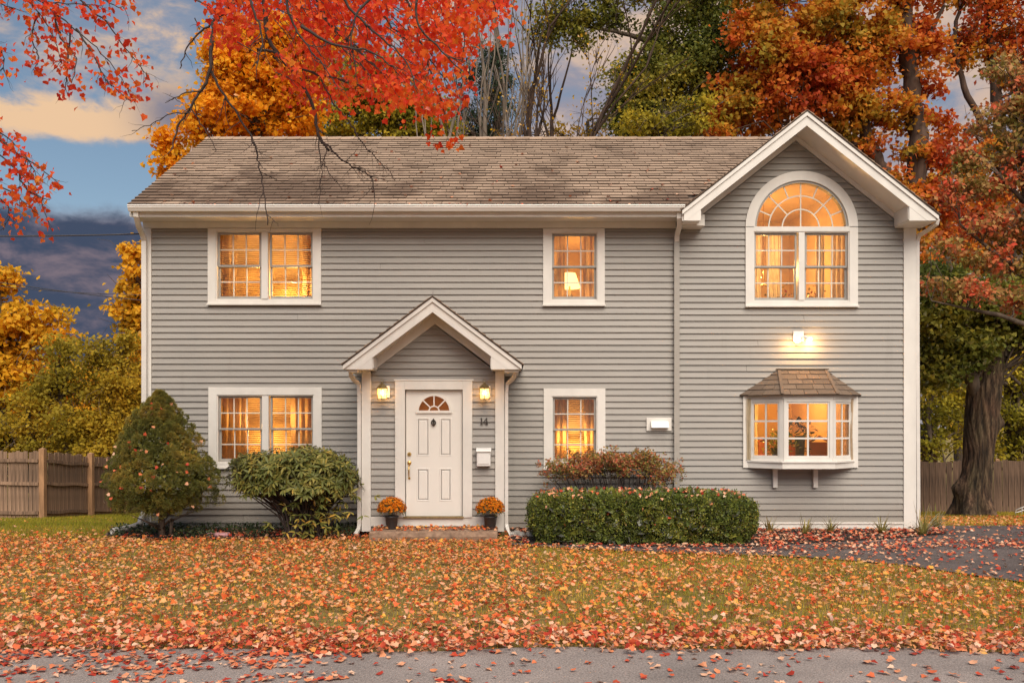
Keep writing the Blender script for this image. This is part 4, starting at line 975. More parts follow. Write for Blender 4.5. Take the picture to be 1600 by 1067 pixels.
# ------------------------------------------------------------------ things on the porch
step = MB(); sx0, sx1 = (577-800)/106.5, (777-800)/106.5
nx_ = 26
top = []
for i in range(nx_+1):
    x = sx0+(sx1-sx0)*i/nx_; j1 = random.uniform(-.008, .008); j2 = random.uniform(-.008, .008)
    step.v += [(x, 12.62+j1, .0), (x, 12.615+j2, .075), (x, 12.63+j1, .125), (x, 12.645, .148), (x, 13.16, .15), (x, 13.16, .0)]
for i in range(nx_):
    for k in range(6): step.f.append((i*6+k, (i+1)*6+k, (i+1)*6+(k+1) % 6, i*6+(k+1) % 6))
step.f += [tuple(range(5, -1, -1)), tuple(nx_*6+k for k in range(6))]
tag(step.build('stone_step', M['stone']), 'rough brown stone slab step below the white front door', 'step')
def lantern(px, label):
    X = (px-800)/103.; Y_ = PY-.13; Z = CZ+(665-614)/103.
    t = thing('wall_lantern', label, 'lantern', (X, PY-.04, Z), 'lanterns beside the front door')
    def add(b, n, m, **k): o = b.build(n, m, **k); o.parent = t; return o
    y = -.10
    add(MB().box(-.035, .10 if px < 700 else .085, .0, .035, -.065, .115), 'back_plate', M['plastic_white'])
    b = MB(); b.tube([(0, .0, .05), (0, y*.5, .10), (0, y, .09)], .008, 6); b.lathe(0, y, [(.082, .068), (.086, .075), (.06, .11), (.03, .135), (.018, .145), (.012, .165), (.001, .17)], 4); b.lathe(0, y, [(.07, -.085), (.075, -.098), (.001, -.105)], 4)
    pts = [(.022*math.cos(a), y, .19+.022*math.sin(a)) for a in np.linspace(0, 6.283, 13)]; b.tube(pts, .0035, 5)
    add(b, 'lantern_cap', M['antique'])
    b = MB()
    for i in range(4):
        a = i*math.pi/2; b.tube([(.066*math.cos(a), y+.066*math.sin(a), -.09), (.074*math.cos(a), y+.074*math.sin(a), .07)], .006, 5)
    for zz in (-.035, .02):
        b.tube([(.068*math.cos(a), y+.068*math.sin(a), zz) for a in (0, math.pi/2, math.pi, 1.5*math.pi, 2*math.pi)], .0035, 4)
    add(b, 'lantern_cage', M['antique'])
    b = MB(); b.lathe(0, y, [(.060, -.085), (.066, .068)], 4); add(b, 'lantern_glass', M['lglass'])
    b = MB(); b.lathe(0, y, [(.001, -.04), (.022, -.02), (.026, .01), (.015, .04), (.001, .05)], 10); add(b, 'bulb', M['bulb'], smooth=True)
    plight('lantern_light', (X, PY-.14, Z-.0), 16.0, .03, (1, .50, .17)).parent = None
    return t
m_, t_, b_ = base_mat('seeded_lantern_glass'); b_.inputs['Base Color'].default_value = (1, .72, .32, 1); b_.inputs['Emission Color'].default_value = (1, .58, .16, 1); b_.inputs['Emission Strength'].default_value = 1.3
b_.inputs['Alpha'].default_value = .55; b_.inputs['Roughness'].default_value = .3; M['lglass'] = m_
lantern(597, 'lit brass lantern on the wall left of the front door'); lantern(757, 'lit brass lantern on the wall right of the door, above number 14')
# mailbox
mbx = thing('mailbox', 'white wall mailbox with lid right of the front door', 'mailbox', (dpx(756), PY-.03, dpz(714)))
o = MB().box(-.105, .105, -.10, -.001, -.135, .10).build('box', M['plastic_white'], bevel=.012); o.parent = mbx
b = MB(); b.hexa([(-.115, -.125, .085), (.115, -.125, .085), (.115, .0, .11), (-.115, .0, .11), (-.115, -.118, .115), (.115, -.118, .115), (.115, 0, .145), (-.115, 0, .145)]); o = b.build('lid', M['plastic_white'], bevel=.006); o.parent = mbx
o = MB().box(-.085, .085, -.107, -.1005, -.10, .06).build('front_panel', M['plastic_white'], bevel=.004); o.parent = mbx
# number 14
hn = thing('house_number', 'dark metal number 14 on the siding above the mailbox', 'house number', (dpx(756), PY-.03, dpz(658)))
def digit(name, quads, dx):
    b = MB()
    for (x0, z0, x1, z1, w_) in quads: b.bar((x0+dx, -.008, z0), (x1+dx, -.008, z1), w_, .012)
    o = b.build(name, M['iron']); o.parent = hn
digit('digit_one', [(0, -.05, 0, .05, .014), (-.018, -.047, .018, -.047, .008), (-.018, .040, 0, .048, .008)], -.032)
digit('digit_four', [(.018, -.05, .018, .05, .014), (-.035, -.018, .04, -.018, .009), (-.033, -.018, .016, .048, .008), (.0, -.047, .036, -.047, .008)], .028)
# floodlight
fx, fz_ = wx(1246), wz(526)
fl_ = thing('flood_light', 'lit twin head flood light on a white plate above the bay window', 'flood light', (fx, YW-.032, fz_))
def addp(b, n, m, t, **k): o = b.build(n, m, **k); o.parent = t; return o
addp(MB().box(-.085, .085, -.02, 0, -.085, .085), 'mount_plate', M['plastic_white'], fl_, bevel=.004)
b = MB(); b.lathe(0, -.05, [(.045, -.045), (.05, -.02), (.04, .0), (.001, .01)], 12); addp(b, 'housing', M['plastic_white'], fl_, smooth=True)
for sg, hx_ in ((-1, -.055), (1, .13)):
    b = MB(); b.tube([(0, -.05, -.03), (hx_*.4, -.07, -.015), (hx_*.7, -.09, -.02)], .010, 6); b.tube([(hx_*.6, -.07, -.01), (hx_*.8, -.10, -.035), (hx_, -.135, -.065), (hx_*1.04, -.145, -.072)], [.02, .03, .048, .05], 14, cap=False); addp(b, 'lamp_head', M['plastic_white'], fl_, smooth=True)
    b = MB(); b.tube([(hx_*.9, -.12, -.05), (hx_*1.0, -.137, -.067)], [.03, .043], 12); addp(b, 'bulb', M['bulb'], fl_)
    plight('flood_bulb_light', (fx+hx_*1.35, YW-.032-.13, fz_-.10), 7.0, .03, (1, .55, .20))

def mum(px, label):
    X = (px-800)*12.93/F; t = thing('potted_mum', label, 'potted plant', (X, 12.93, .15), 'potted mums on the step')
    b = MB(); b.lathe(0, 0, [(.001, .0), (.072, .0), (.078, .01), (.098, .17), (.106, .175), (.106, .2), (.096, .2), (.09, .18), (.001, .17)], 24); addp(b, 'pot', M['pot'], t, smooth=True)
    n = 900; d = rdir(n, -.35); r = rng.uniform(.55, 1, n)[:, None]; p = d*r*np.array([.19, .17, .15])+np.array([0, 0, .29]); cloud_parent(cloud('foliage', p, d+rng.normal(size=(n, 3))*.6, rdir(n), .05, 'long', M['l_rhodo']), t)
    n = 520; d = rdir(n, -.1); p = d*np.array([.205, .19, .175])*rng.uniform(.85, 1.06, n)[:, None]+np.array([0, 0, .29])
    ps, ds, ns, rv = [], [], [], []
    for k in range(5):
        a = rdir(n); tn = np.cross(d, a); ps.append(p); ds.append(tn+d*.4); ns.append(d); rv.append(rng.random(n))
    cloud_parent(cloud('flowers', np.concatenate(ps), np.concatenate(ds), np.concatenate(ns), .026, 'diamond', M['l_mum'], rvals=np.concatenate(rv)), t)
def cloud_parent(o, t): o.parent = t; return o
mum(612, 'orange chrysanthemums in a dark pot on the step, left of the door'); mum(766, 'orange chrysanthemums in a dark pot on the step, below the mailbox')

# ------------------------------------------------------------------ shrubs
def spruce():
    X = (252-800)*12.95/F; t = thing('dwarf_spruce', 'conical dwarf spruce dotted with fallen leaves at the left house corner', 'shrub', (X, 12.95, 0))
    # lumpy cone: clumps on the surface, tufts on clumps
    nc = 440; h = rng.random(nc)**.85; a = rng.random(nc)*2*np.pi; H0, H1 = .38, 2.20
    z = H0+(H1-H0)*h; prof = np.interp(h, [0, .08, .22, .42, .62, .82, .93, 1], [.38, .70, .84, .73, .52, .28, .12, .0])
    rad = prof*(1+.10*np.sin(a*3+1)+.08*np.sin(a*5+h*9)+rng.normal(size=nc)*.085-.04*(np.sin(h*38+a*3) > .2)); cx_ = rad*np.cos(a)-.04+.03*np.sin(h*7); cy_ = rad*np.sin(a)*.85
    C_ = np.stack([cx_, cy_, z], 1); N_ = unit(np.stack([np.cos(a), np.sin(a), np.full(nc, .45)], 1))
    k = 150; idx = np.repeat(np.arange(nc), k); d = unit(N_[idx]*.7+rng.normal(size=(nc*k, 3))*.75); p = C_[idx]*np.array([.93, .93, 1])+d*(rng.random((nc*k, 1))**.18)*(rng.uniform(.05, .125, nc)*(1-.45*h))[idx][:, None]
    rv = np.clip(rng.random(nc)[idx]*.5+rng.random(nc*k)*.5, 0, 1)
    cloud_parent(cloud('foliage', p, d, rdir(nc*k), rng.uniform(.017, .030, nc*k), 'tuft', M['l_spruce'], rvals=rv), t)
    nb = 9000; h2 = rng.random(nb); a2 = rng.random(nb)*6.283; pr = np.interp(h2, [0, .22, .45, .72, 1], [.2, .66, .52, .27, 0]); p = np.stack([pr*np.cos(a2), pr*np.sin(a2)*.85, H0+.05+(H1-H0-.1)*h2], 1)
    cloud_parent(cloud('inner_foliage', p, rdir(nb), rdir(nb), .08, 'diamond', M['l_spruce']), t)
    b = MB(); b.tube([(.02, 0, -.02), (.0, 0, .3), (.03, 0, .6)], [.06, .045, .04], 8); b.tube([(.11, .05, -.02), (.14, .05, .3)], [.03, .03], 6)
    for i in range(14): aa = random.random()*6.28; b.tube([(.02, 0, .12+.02*i), (.3*math.cos(aa), .3*math.sin(aa), .25+.02*i), (.55*math.cos(aa), .5*math.sin(aa), .35+.02*i)], [.012, .008, .004], 4)
    addp(b, 'trunk', M['bark'], t, smooth=True)
    n = 46; h = rng.uniform(.05, .95, n); a = rng.uniform(3.3, 6.1, n)+rng.uniform(0, .5, n); pr = np.interp(h, [0, .22, .45, .72, 1], [.6, .88, .76, .5, .1]); p = np.stack([pr*np.cos(a)-.03, pr*np.sin(a)*.88, .3+1.85*h], 1)
    cloud_parent(cloud('caught_leaves', p, rdir(n), np.stack([np.cos(a), np.sin(a), np.ones(n)*.8], 1)+rng.normal(size=(n, 3))*.3, .055, 'maple_low', M['litter_red'], okind='stuff'), t)
spruce()
def rhodo():
    X = (459-800)*12.85/F; t = thing('rhododendron', 'broad leaved rhododendron bush under the lower left window', 'shrub', (X, 12.9, 0))
    nw = 760; ps, ds, ns, sz, rv = [], [], [], [], []; stems = MB()
    cnt = 0
    while cnt < nw:
        d = Vector(tuple(rdir(1, -.45)[0])); rr = random.uniform(.55, 1)**.5
        c_ = Vector((d.x*.98*rr+random.gauss(0, .04), d.y*.62*rr, .93+d.z*.44*rr*(1 if d.z > 0 else 1.25)+random.gauss(0, .03)))
        if d.z > 0: c_.z = .90+ (abs(d.z)**.6)*.42*rr+random.gauss(0, .035)+.03*math.sin(c_.x*5)
        if c_.z < .78+.12*math.sin(c_.x*4) and (c_.x < .05) and c_.x < .4: continue
        if c_.z < .42 and abs(c_.x-.5) > .45: continue
        out = Vector((d.x, d.y, max(d.z, 0)+.35)).normalized(); nl = random.randint(7, 10); ph = random.random()*6; r0 = random.random()
        u = out.orthogonal().normalized(); v_ = out.cross(u)
        for i in range(nl):
            a = ph+i*2.4; side = u*math.cos(a)+v_*math.sin(a); dr = (side+out*random.uniform(-.1, .9)+Vector((random.gauss(0, .15), random.gauss(0, .15), -.35))).normalized()
            ps.append(c_+side*.01); ds.append(dr); ns.append(out+Vector((0, 0, .3))); sz.append(random.uniform(.085, .145)); rv.append(min(1, max(0, r0*.35+random.random()*.65)))
        if cnt % 4 == 0:
            bse = Vector((random.gauss(.12, .14), random.gauss(0, .08), 0)); m_ = Vector((bse.x+(c_.x-bse.x)*.3, bse.y+(c_.y-bse.y)*.25, c_.z*.5)); stems.tube([bse, m_, bse.lerp(c_, .75)+Vector((0, 0, .06)), c_-out*.02], [.016, .012, .008, .005], 5, cap=False)
        cnt += 1
    # low hanging sprig
    for i in range(95):
        u_ = random.random(); c_ = Vector((random.gauss(.18+.35*u_, .20+.12*u_), random.uniform(-.42, .1), .08+.6*u_))
        for k in range(5):
            dr = Vector((random.gauss(0, 1), random.gauss(-.3, .6), random.gauss(-.4, .5))).normalized(); ps.append(c_); ds.append(dr); ns.append(Vector((0, -.6, 1))); sz.append(random.uniform(.08, .13)); rv.append(random.random())
    A = lambda l: np.array([tuple(q) for q in l])
    cloud_parent(cloud('foliage', A(ps), A(ds), A(ns), np.array(sz), 'long', M['l_rhodo'], rvals=np.array(rv)), t); addp(stems, 'stems', M['twig'], t, smooth=True)
rhodo()
def hedge():
    x0, x1, y0, y1, H = .25, 3.52, 12.12, 13.25, .74; t = thing('clipped_hedge', 'low clipped green hedge with leaves caught on top beside the path', 'hedge', ((x0+x1)/2, (y0+y1)/2, 0))
    cx_, cy_ = (x0+x1)/2, (y0+y1)/2; hx_, hy_ = (x1-x0)/2, (y1-y0)/2
    def surf(n):
        # superellipsoid surface samples: top, front, sides
        p = rng.uniform(-1, 1, (n*3, 3)); p[:, 2] = np.abs(p[:, 2]); m_ = np.max(np.abs(p), axis=1, keepdims=True); p = p/m_
        e = 8.0; nr = (np.abs(p[:, 0])**e+np.abs(p[:, 1])**e+np.abs(p[:, 2])**e)**(1/e); p = p/nr[:, None]; return p[:n]
    n = 70000; s = surf(n); nrm = unit(np.sign(s)*np.abs(s)**4*np.array([1/hx_, 1/hy_, 1/H])+1e-4)
    bumpy = .05*(smoothn(s[:, 0]*hx_*3+s[:, 1], s[:, 2]*3+s[:, 1]*2, .5, 5)-.5)+.03*(smoothn(s[:, 0]*hx_*7, s[:, 2]*6+s[:, 1]*5, .5, 8)-.5)
    zz = s[:, 2:3]*H*(.93+.06*smoothn(s[:, 0]*3, s[:, 1]*2, 1, 9)[:, None]); p = np.concatenate([s[:, 0:1]*hx_, s[:, 1:2]*hy_, zz], 1)
    under = np.clip((.25-p[:, 2])/.25, 0, 1)[:, None]; p[:, :2] *= 1-.10*under
    p = p+nrm*(bumpy-.0*rng.random(n)-np.abs(rng.normal(size=n))*.03+(rng.random(n) < .03)*rng.random(n)*.07)[:, None]; p[:, 2] = np.maximum(p[:, 2], .03)
    cloud_parent(cloud('foliage', p, nrm*.8+rng.normal(size=(n, 3))*.7+np.array([0, 0, .3]), nrm+rng.normal(size=(n, 3))*.6, rng.uniform(.020, .042, n), 'diamond', M['l_hedge']), t)
    b = MB(); core = surf(2500); me = None
    k = 3000; s2 = surf(k)*.88; p2 = s2*np.array([hx_, hy_, H]); cloud_parent(cloud('inner_foliage', p2, rdir(k), rdir(k), .16, 'diamond', M['l_hedge']), t)
    n = 330; s = surf(n*2); s = s[s[:, 2] > .90][:n]; n = len(s); p = s*np.array([hx_, hy_, H*1.0])+np.array([0, 0, .01])
    nn = 20; s3 = surf(4000); s3 = s3[(s3[:, 1] < -.8) & (s3[:, 2] > .4)][:nn]; p = np.concatenate([p, s3*np.array([hx_, hy_*1.03, H])]); n = len(p)
    cloud_parent(cloud('caught_leaves', p, rdir(n), np.array([0, -.3, 1])+rng.normal(size=(n, 3))*.45, .05, 'maple_low', M['litter_red'], okind='stuff'), t)
hedge()
def azalea():
    t = thing('azalea', 'bronze and red leaved azalea behind the clipped hedge', 'shrub', (1.57, 13.5, 0)); ps = []; stems = MB(); cs = []
    for bx in np.linspace(-.78, .86, 9):
        r = random.uniform(.20, .30); cs.append((bx, random.uniform(-.12, .12), 1.06+random.uniform(-.05, .06)-.18*abs(bx/.9)**2, r))
    for (x, y, z, r) in cs:
        bse = Vector((x*.55+.1*random.uniform(-1, 1), y*.5, .2))
        for k in range(9):
            e = Vector((x+random.gauss(0, r*.5), y+random.gauss(0, r*.4), z+random.uniform(-.1, .15))); stems.tube([bse, bse.lerp(e, .5)+Vector((.03, 0, -.06)), e], [.012, .008, .003], 5, cap=False)
            for q in range(13):
                c_ = e+Vector((random.gauss(0, .09), random.gauss(0, .09), random.gauss(.03, .06)))
                ps += [tuple(c_+Vector(tuple(rng.normal(size=3)*.02))) for _ in range(11)]
    p = np.array(ps); n = len(p); cloud_parent(cloud('foliage', p, rdir(n, -.3), rdir(n, 0), rng.uniform(.025, .05, n), 'diamond', M['l_azalea']), t); addp(stems, 'stems', M['twig'], t, smooth=True)
azalea()
def lily(x, y, s, label, lean=0):
    t = thing('daylily_clump', label, 'plant', (x, y, .02), 'strap leaved clumps along the right wall'); b = MB()
    for i in range(int(26*s)+8):
        a = random.random()*6.28; l = random.uniform(.14, .34)*s; w_ = random.uniform(.008, .014); dr = Vector((math.cos(a)+lean, math.sin(a)*.6-.2, 0)); bend = random.uniform(.2, 1.0); k = len(b.v)
        sd = Vector((-dr.y, dr.x, 0)).normalized()
        for j in range(5):
            u = j/4; p = dr*l*u*bend+Vector((random.gauss(0, .02) if j == 0 else 0, 0, l*(1.0*u-bend*.75*u*u))); ww = w_*(1-u)**.6 if j < 4 else .0008
            if j == 0: base = p.copy()
            p = p+base*(1 if j else 0); b.v += [tuple(p-sd*ww), tuple(p+sd*ww)]
        b.f += [(k+2*j, k+2*j+1, k+2*j+3, k+2*j+2) for j in range(4)]
    me = b.mesh('blades'); set_rnd(me, np.repeat(rng.random(len(me.polygons)//4), 4)); o = obj('blades', me, M['l_strap']); o.parent = t
lily(4.05, 13.5, 1.3, 'small dark strap leaved clump just right of the hedge'); lily(4.55, 13.35, 1.35, 'yellowing blade clump at the white baseboard left of the wall centre', .4)
lily(5.0, 13.5, 1.25, 'short strap leaved clump below the bay window'); lily(5.75, 13.4, 1.4, 'upright strap leaved clump near the right corner'); lily(6.3, 13.2, 1.9, 'widest yellow green daylily clump at the right house corner'); lily(6.95, 14.1, 1.5, 'green clump beside the right downspout')
# ivy and litter in the left bed
n = 3600; x = rng.uniform(-6.3, -2.4, n); y = rng.uniform(12.82, 13.9, n); k = (smoothn(x, y, .35, 12) > .42) | (y > 13.5); k &= inpoly(x, y, MUL); x, y = x[k], y[k]; n = len(x)
tag(cloud('ground_ivy', np.stack([x, y, .03+rng.random(n)*.10], 1), rdir(n, 0), np.array([0, -.4, 1])+rng.normal(size=(n, 3))*.5, rng.uniform(.03, .06, n), 'diamond', M['l_cover'], okind='stuff'), 'low dark green ivy growing in the left mulch bed', 'ground cover')
b = MB(); b.box(-4.62, -4.30, 13.0, 13.16, .02, .075); tag(b.build('pink_stone', M['pink'], bevel=.02), 'flat pinkish stone lying in the left bed', 'stone')
for i, (x, y) in enumerate(((.02, 13.05), (.14, 13.0), (.27, 13.06), (.08, 13.2))):
    b = MB(); b.lathe(x, y, [(.001, .10), (.04, .095), (.07, .06), (.075, .02), (.06, .0)], 8); 
    tag(b.build('stone', M['concrete'], smooth=True), ('small grey round stone beside the foot of the porch downspout', 'small grey round stone, front one of those left of the hedge', 'small grey round stone touching the left end of the hedge', 'small grey round stone, rear one against the wall left of the hedge')[i], 'stone', 'small stones by the hedge')

# ------------------------------------------------------------------ leaf litter and grass
def in_drive(x, y): return inpoly(x, y, DRV)
def sample(n, x0, x1, y0, y1): return rng.uniform(x0, x1, n), rng.uniform(y0, y1, n)
def fov(x, y, m=1.5): return np.abs(x) < y*.60+m
def flat_leaves(name, x, y, z, size, mat, label, tilt=.35, kind='maple_low'):
    n = len(x); a = rng.random(n)*6.283; p = np.stack([x, y, z], 1); d = np.stack([np.cos(a), np.sin(a), rng.normal(size=n)*tilt*.7], 1); nn = np.array([0, 0, 1.])+rng.normal(size=(n, 3))*tilt
    return tag(cloud(name, p, d, nn, size, kind, mat, okind='stuff'), label, 'leaves')
def footprint(x, y): return (x > -6.05) & (x < 6.6) & (y > 13.95) | ((x > PX0) & (x < PX1) & (y > 13.15)) | ((x > sx0) & (x < sx1) & (y > 12.6)) 
# lawn litter
n = 210000; x, y = sample(n, -12, 12, 6.35, 20)
edgeY = np.interp(x, ex, edge)
dens = .88-.10*np.clip((x+2)/6, 0, 1)-.16*(smoothn(x, y, .55, 21) < .38)
dens = dens*np.where(smoothn(x, y, .33, 27) < .34, .55, 1); dens = np.where((x > .2) & (y < 12), dens*np.where(smoothn(x, y, .45, 22) > .42, .84, .48), dens)
dens = np.where((y < edgeY+.55), .97, dens)                    # drift along the road edge
dens = np.where((x < -5.8) & (y > 12.6), np.clip(.7-(y-12.6)*.55, .02, 1), dens)
dens = np.where((x > 6.7) & (y > 14.3), .30, dens)
inM = inpoly(x, y, MUL)
dens = np.where(inM, .06, dens)
k = (rng.random(n) < dens) & (y > edgeY-.05) & ~in_drive(x, y) & ~footprint(x, y) & ~inpoly(x, y, MUL2) & fov(x, y)
x, y = x[k], y[k]; n = len(x)
flat_leaves('fallen_leaves', x, y, GZ(x, y)+.022+rng.random(n)*.035, rng.gamma(8, .0049, n).clip(.018, .066), M['litter'], 'thick carpet of fallen maple leaves covering the front lawn', .42)
# road edge drift, reddish and pale
n = 4600; x = rng.uniform(-6.5, 6.5, n); y = np.interp(x, ex, edge)+.02+np.abs(rng.normal(size=n))*.40-.20*rng.random(n)
k = fov(x, y); x, y = x[k], y[k]; flat_leaves('leaf_drift', x, y, .03+rng.random(len(x))*.05, rng.uniform(.028, .06, len(x)), M['litter_red'], 'band of red and pale leaves piled along the road edge', .5, 'maple')
# road: loose leaves, clumped on the left
n = 10500; x, y = sample(n, -6.5, 6.5, 4.6, 6.6); cl = smoothn(x, y*2.2, .42, 33); dens = np.where(x < -.8, np.where(cl > .55, .85, .10), np.where(cl > .66, .22, .075)); dens = np.where((x > -.9) & (x < .8) & (cl > .6), .4, dens)
dens *= np.where(y > 6.1, 1.3, 1); k = (rng.random(n) < dens) & (y < np.interp(x, ex, edge)); x, y = x[k], y[k]
flat_leaves('road_leaves', x, y, .018+rng.random(len(x))*.012, rng.uniform(.030, .064, len(x)), M['litter_red'], 'loose fallen leaves scattered over the grey road', .22, 'maple')
# beds and driveway
n = 46000; x, y = sample(n, -.2, 13, 6.8, 14.4); d_ = in_drive(x, y); m2 = inpoly(x, y, MUL2)
drift = (np.abs(y-(12.0+.35*(x-5.5)*.0+.12*np.sin(x*1.3))) < .35) & (x > 4.2)
dens = np.where(d_, np.where(drift, .5, .09), 0); dens = np.where(d_ & (x < 3.9), .42, dens); dens = np.where(m2, .60, dens); dens = np.where(d_ & (smoothn(x, y, .6, 41) > .62), dens+.16, dens)
dens = np.where((x > .25) & (x < 3.5) & (y > 12.1), 0, dens)
k = (rng.random(n) < dens) & ~footprint(x, y) & fov(x, y); x, y = x[k], y[k]; n = len(x)
flat_leaves('driveway_leaves', x, y, .034+rng.random(n)*.02, rng.uniform(.035, .065, n), M['litter_red'], 'red and pink leaves scattered over the driveway and right bed', .3)
n = 260; x, y = sample(n, sx0+.03, sx1-.03, 12.68, 13.12); flat_leaves('step_leaves', x, y, .155+rng.random(n)*.03, .05, M['litter'], 'fallen leaves lying on the stone door step', .5)
# leaves on roof
n = 90; u, v_ = rng.random(n), rng.random(n)**1.6; px_ = RX0+.1+(RX1-RX0-2.5)*u; py_ = EY+(RYr-EY)*v_; pz_ = EZ+(RZr-EZ)*v_+.03
flat_leaves('roof_leaves', px_, py_, pz_, .065, M['litter_red'], 'few pale leaves lying on the brown roof shingles', .3)
n = 110; x = rng.uniform(-5.9, 2.5, n); flat_leaves('gutter_leaves', x, 13.43+rng.random(n)*.06, 5.15+rng.random(n)*.012, .045, M['litter_red'], 'dry leaves caught along the white roof gutter', .5)
# mulch-bed fragments
n = 900; x, y = sample(n, -6.2, -2.3, 12.85, 13.7); k = inpoly(x, y, MUL) & (rng.random(n) < np.where(x > -4.6, .8, .25)); x, y = x[k], y[k]; flat_leaves('bed_leaves', x, y, .045+rng.random(len(x))*.02, .05, M['litter_red'], 'dark pink leaves lying in the left mulch bed', .5)
# grass blades
def grass(name, n, x0, x1, y0, y1, f, mat, label, hgt):
    x, y = sample(n, x0, x1, y0, y1); k = f(x, y) & ~in_drive(x, y) & ~footprint(x, y) & ~inpoly(x, y, MUL) & ~inpoly(x, y, MUL2) & (y > np.interp(x, ex, edge)+.03) & fov(x, y)
    x, y = x[k], y[k]; n = len(x); a = rng.random(n)*6.283
    d = np.stack([np.cos(a)*.6, np.sin(a)*.6, np.ones(n)], 1)+rng.normal(size=(n, 3))*.18; nn = np.stack([-np.cos(a), -np.sin(a), np.ones(n)*.6], 1)
    tag(cloud(name, np.stack([x, y, GZ(x, y)+.0], 1), d, nn, rng.uniform(.6, 1.25, n)*hgt, 'blade', mat, okind='stuff'), label, 'grass')
grass('grass', 150000, -9.5, 9.5, 6.4, 14.4, lambda x, y: (rng.random(len(x)) < np.where(x > .3, 1, .45)), M['grass'], 'short olive and straw coloured grass of the front lawn', .05)
grass('back_grass', 60000, -13, -5.8, 12.8, 24, lambda x, y: x < -5.9, M['grass_bright'], 'sunny yellow green grass in front of the left fence', .07)
grass('side_grass', 30000, 6.7, 16, 14.5, 25, lambda x, y: x > 6.6, M['grass'], 'dull green grass beyond the driveway around the big trunk', .07)

# ------------------------------------------------------------------ fences
def fence(name, label, path, hgt, pw, mat, post_every, rails, pick_gap=.006, pick='picket', side=1, postmat=None):
    t = thing(name, label, 'fence', (path[0][0], path[0][1], gz(*path[0]))); o0 = Vector(t.location); pks = 0
    meshes = []
    for k in range(6):
        b = MB(); ww = pw*random.uniform(.92, 1.0); h = hgt*random.uniform(.985, 1.02); b.v = [(0, -.009, -.05), (ww, -.009, -.05), (ww, .009, -.05), (0, .009, -.05), (0, -.009, h), (ww, -.009, h+random.uniform(-.01, .012)), (ww, .009, h), (0, .009, h+.004)]
        b.f = [(0, 3, 2, 1), (4, 5, 6, 7), (0, 1, 5, 4), (1, 2, 6, 5), (2, 3, 7, 6), (3, 0, 4, 7)]; me = b.mesh('picket'); me.materials.append(mat); meshes.append(me)
    for i in range(len(path)-1):
        a, c_ = Vector((*path[i], 0)), Vector((*path[i+1], 0)); u = c_-a; Lw = u.length; u.normalize(); nn = Vector((u.y, -u.x, 0))*side; ang = math.atan2(u.y, u.x)
        s_ = 0
        while s_ < Lw-.02:
            p = a+u*s_; o = bpy.data.objects.new(pick, random.choice(meshes)); COL.objects.link(o); o.parent = t; z = gz(p.x, p.y)
            o.location = Vector((p.x, p.y, z+random.uniform(-.012, .012)))-o0; o.rotation_euler = (random.gauss(0, .006), random.gauss(0, .006), ang); s_ += pw+pick_gap; pks += 1
        for rz in rails:
            b = MB(); m_ = 8
            for j in range(m_):
                p0, p1 = a+u*Lw*j/m_+nn*.032, a+u*Lw*(j+1)/m_+nn*.032
                z0 = gz(p0.x, p0.y)+rz+.012*math.sin(j*1.3+rz*9); z1 = gz(p1.x, p1.y)+rz+.012*math.sin((j+1)*1.3+rz*9); b.bar(p0-o0+Vector((0, 0, z0)), p1-o0+Vector((0, 0, z1)), .035, .07, up=(0, 0, 1))
            o = b.build('rail', mat); o.parent = t
        npst = max(1, round(Lw/post_every))
        for j in range(npst+1):
            if j == npst and i < len(path)-2: continue
            p = a+u*Lw*j/npst+nn*.09; z = gz(p.x, p.y); b = MB(); b.box(-.055, .055, -.055, .055, -.1, hgt+.06); b.f.pop(1); k = len(b.v); b.v += [(0, 0, hgt+.085)]; b.f += [(4, 5, k), (5, 6, k), (6, 7, k), (7, 4, k)]
            o = b.build('fence_post', postmat or M['post']); o.parent = t; o.location = Vector((p.x, p.y, z))-o0; o.rotation_euler = (random.gauss(0, .012), random.gauss(0, .012), ang)
    return t
fence('picket_fence', 'weathered wooden picket fence with three rails left of the house', [(-13.6, 18.0), (-10.15, 18.45), (-10.12, 20.5), (-10.1, 24.2)], 1.46, .078, M['fence'], 2.3, (.16, .78, 1.26), side=1)
fence('board_fence', 'pale flat board fence section behind the dwarf spruce', [(-10.0, 24.8), (-6.5, 25.0)], 1.75, .15, simple('tan_board', (.36, .25, .17), .9, var=.25, objrand=.15), 2.4, (1.5,), pick='fence_board')
fence('board_fence', 'dark brown board fence behind the big trunk on the right', [(5.5, 27.2), (10.2, 26.3), (14.2, 25.2), (19.5, 23.8)], 1.52, .15, M['fence2'], 2.4, (.3, 1.3), side=-1, pick='fence_board')
# small white frame at the right edge
b = MB(); q = [P(1586, 806, 22.5), P(1588, 796, 22.5), P(1604, 790, 22.3)]
b.tube([q[0], q[1], q[2]], .012, 6); b.tube([P(1596, 808, 22.5), P(1597, 793, 22.4)], .01, 6); b.tube([q[2], P(1606, 808, 22.3)], .012, 6); b.tube([P(1586, 800, 22.5), P(1590, 800, 23.0), P(1604, 795, 23.0)], .01, 6)
tag(b.build('metal_frame', M['plastic_white'], smooth=True), 'small white tubular frame at the foot of the right fence', 'frame')
# shed glimpsed through the trees
sh = thing('garden_shed', 'dark brown shed half hidden by leaves beyond the right fence', 'shed', (13.6, 30, -1.0)); o = MB().box(-.9, .9, -.7, .7, 0, 2.3).build('wall', M['wood_dark']); o.parent = sh
b = MB(); b.v = [(-1.1, -.9, 2.25), (1.1, -.9, 2.25), (1.1, .9, 2.25), (-1.1, .9, 2.25), (-1.1, 0, 2.75), (1.1, 0, 2.75)]; b.f = [(0, 1, 5, 4), (2, 3, 4, 5), (0, 4, 3), (1, 2, 5), (3, 2, 1, 0)]; o = b.build('roof', M['roof_deck']); o.parent = sh
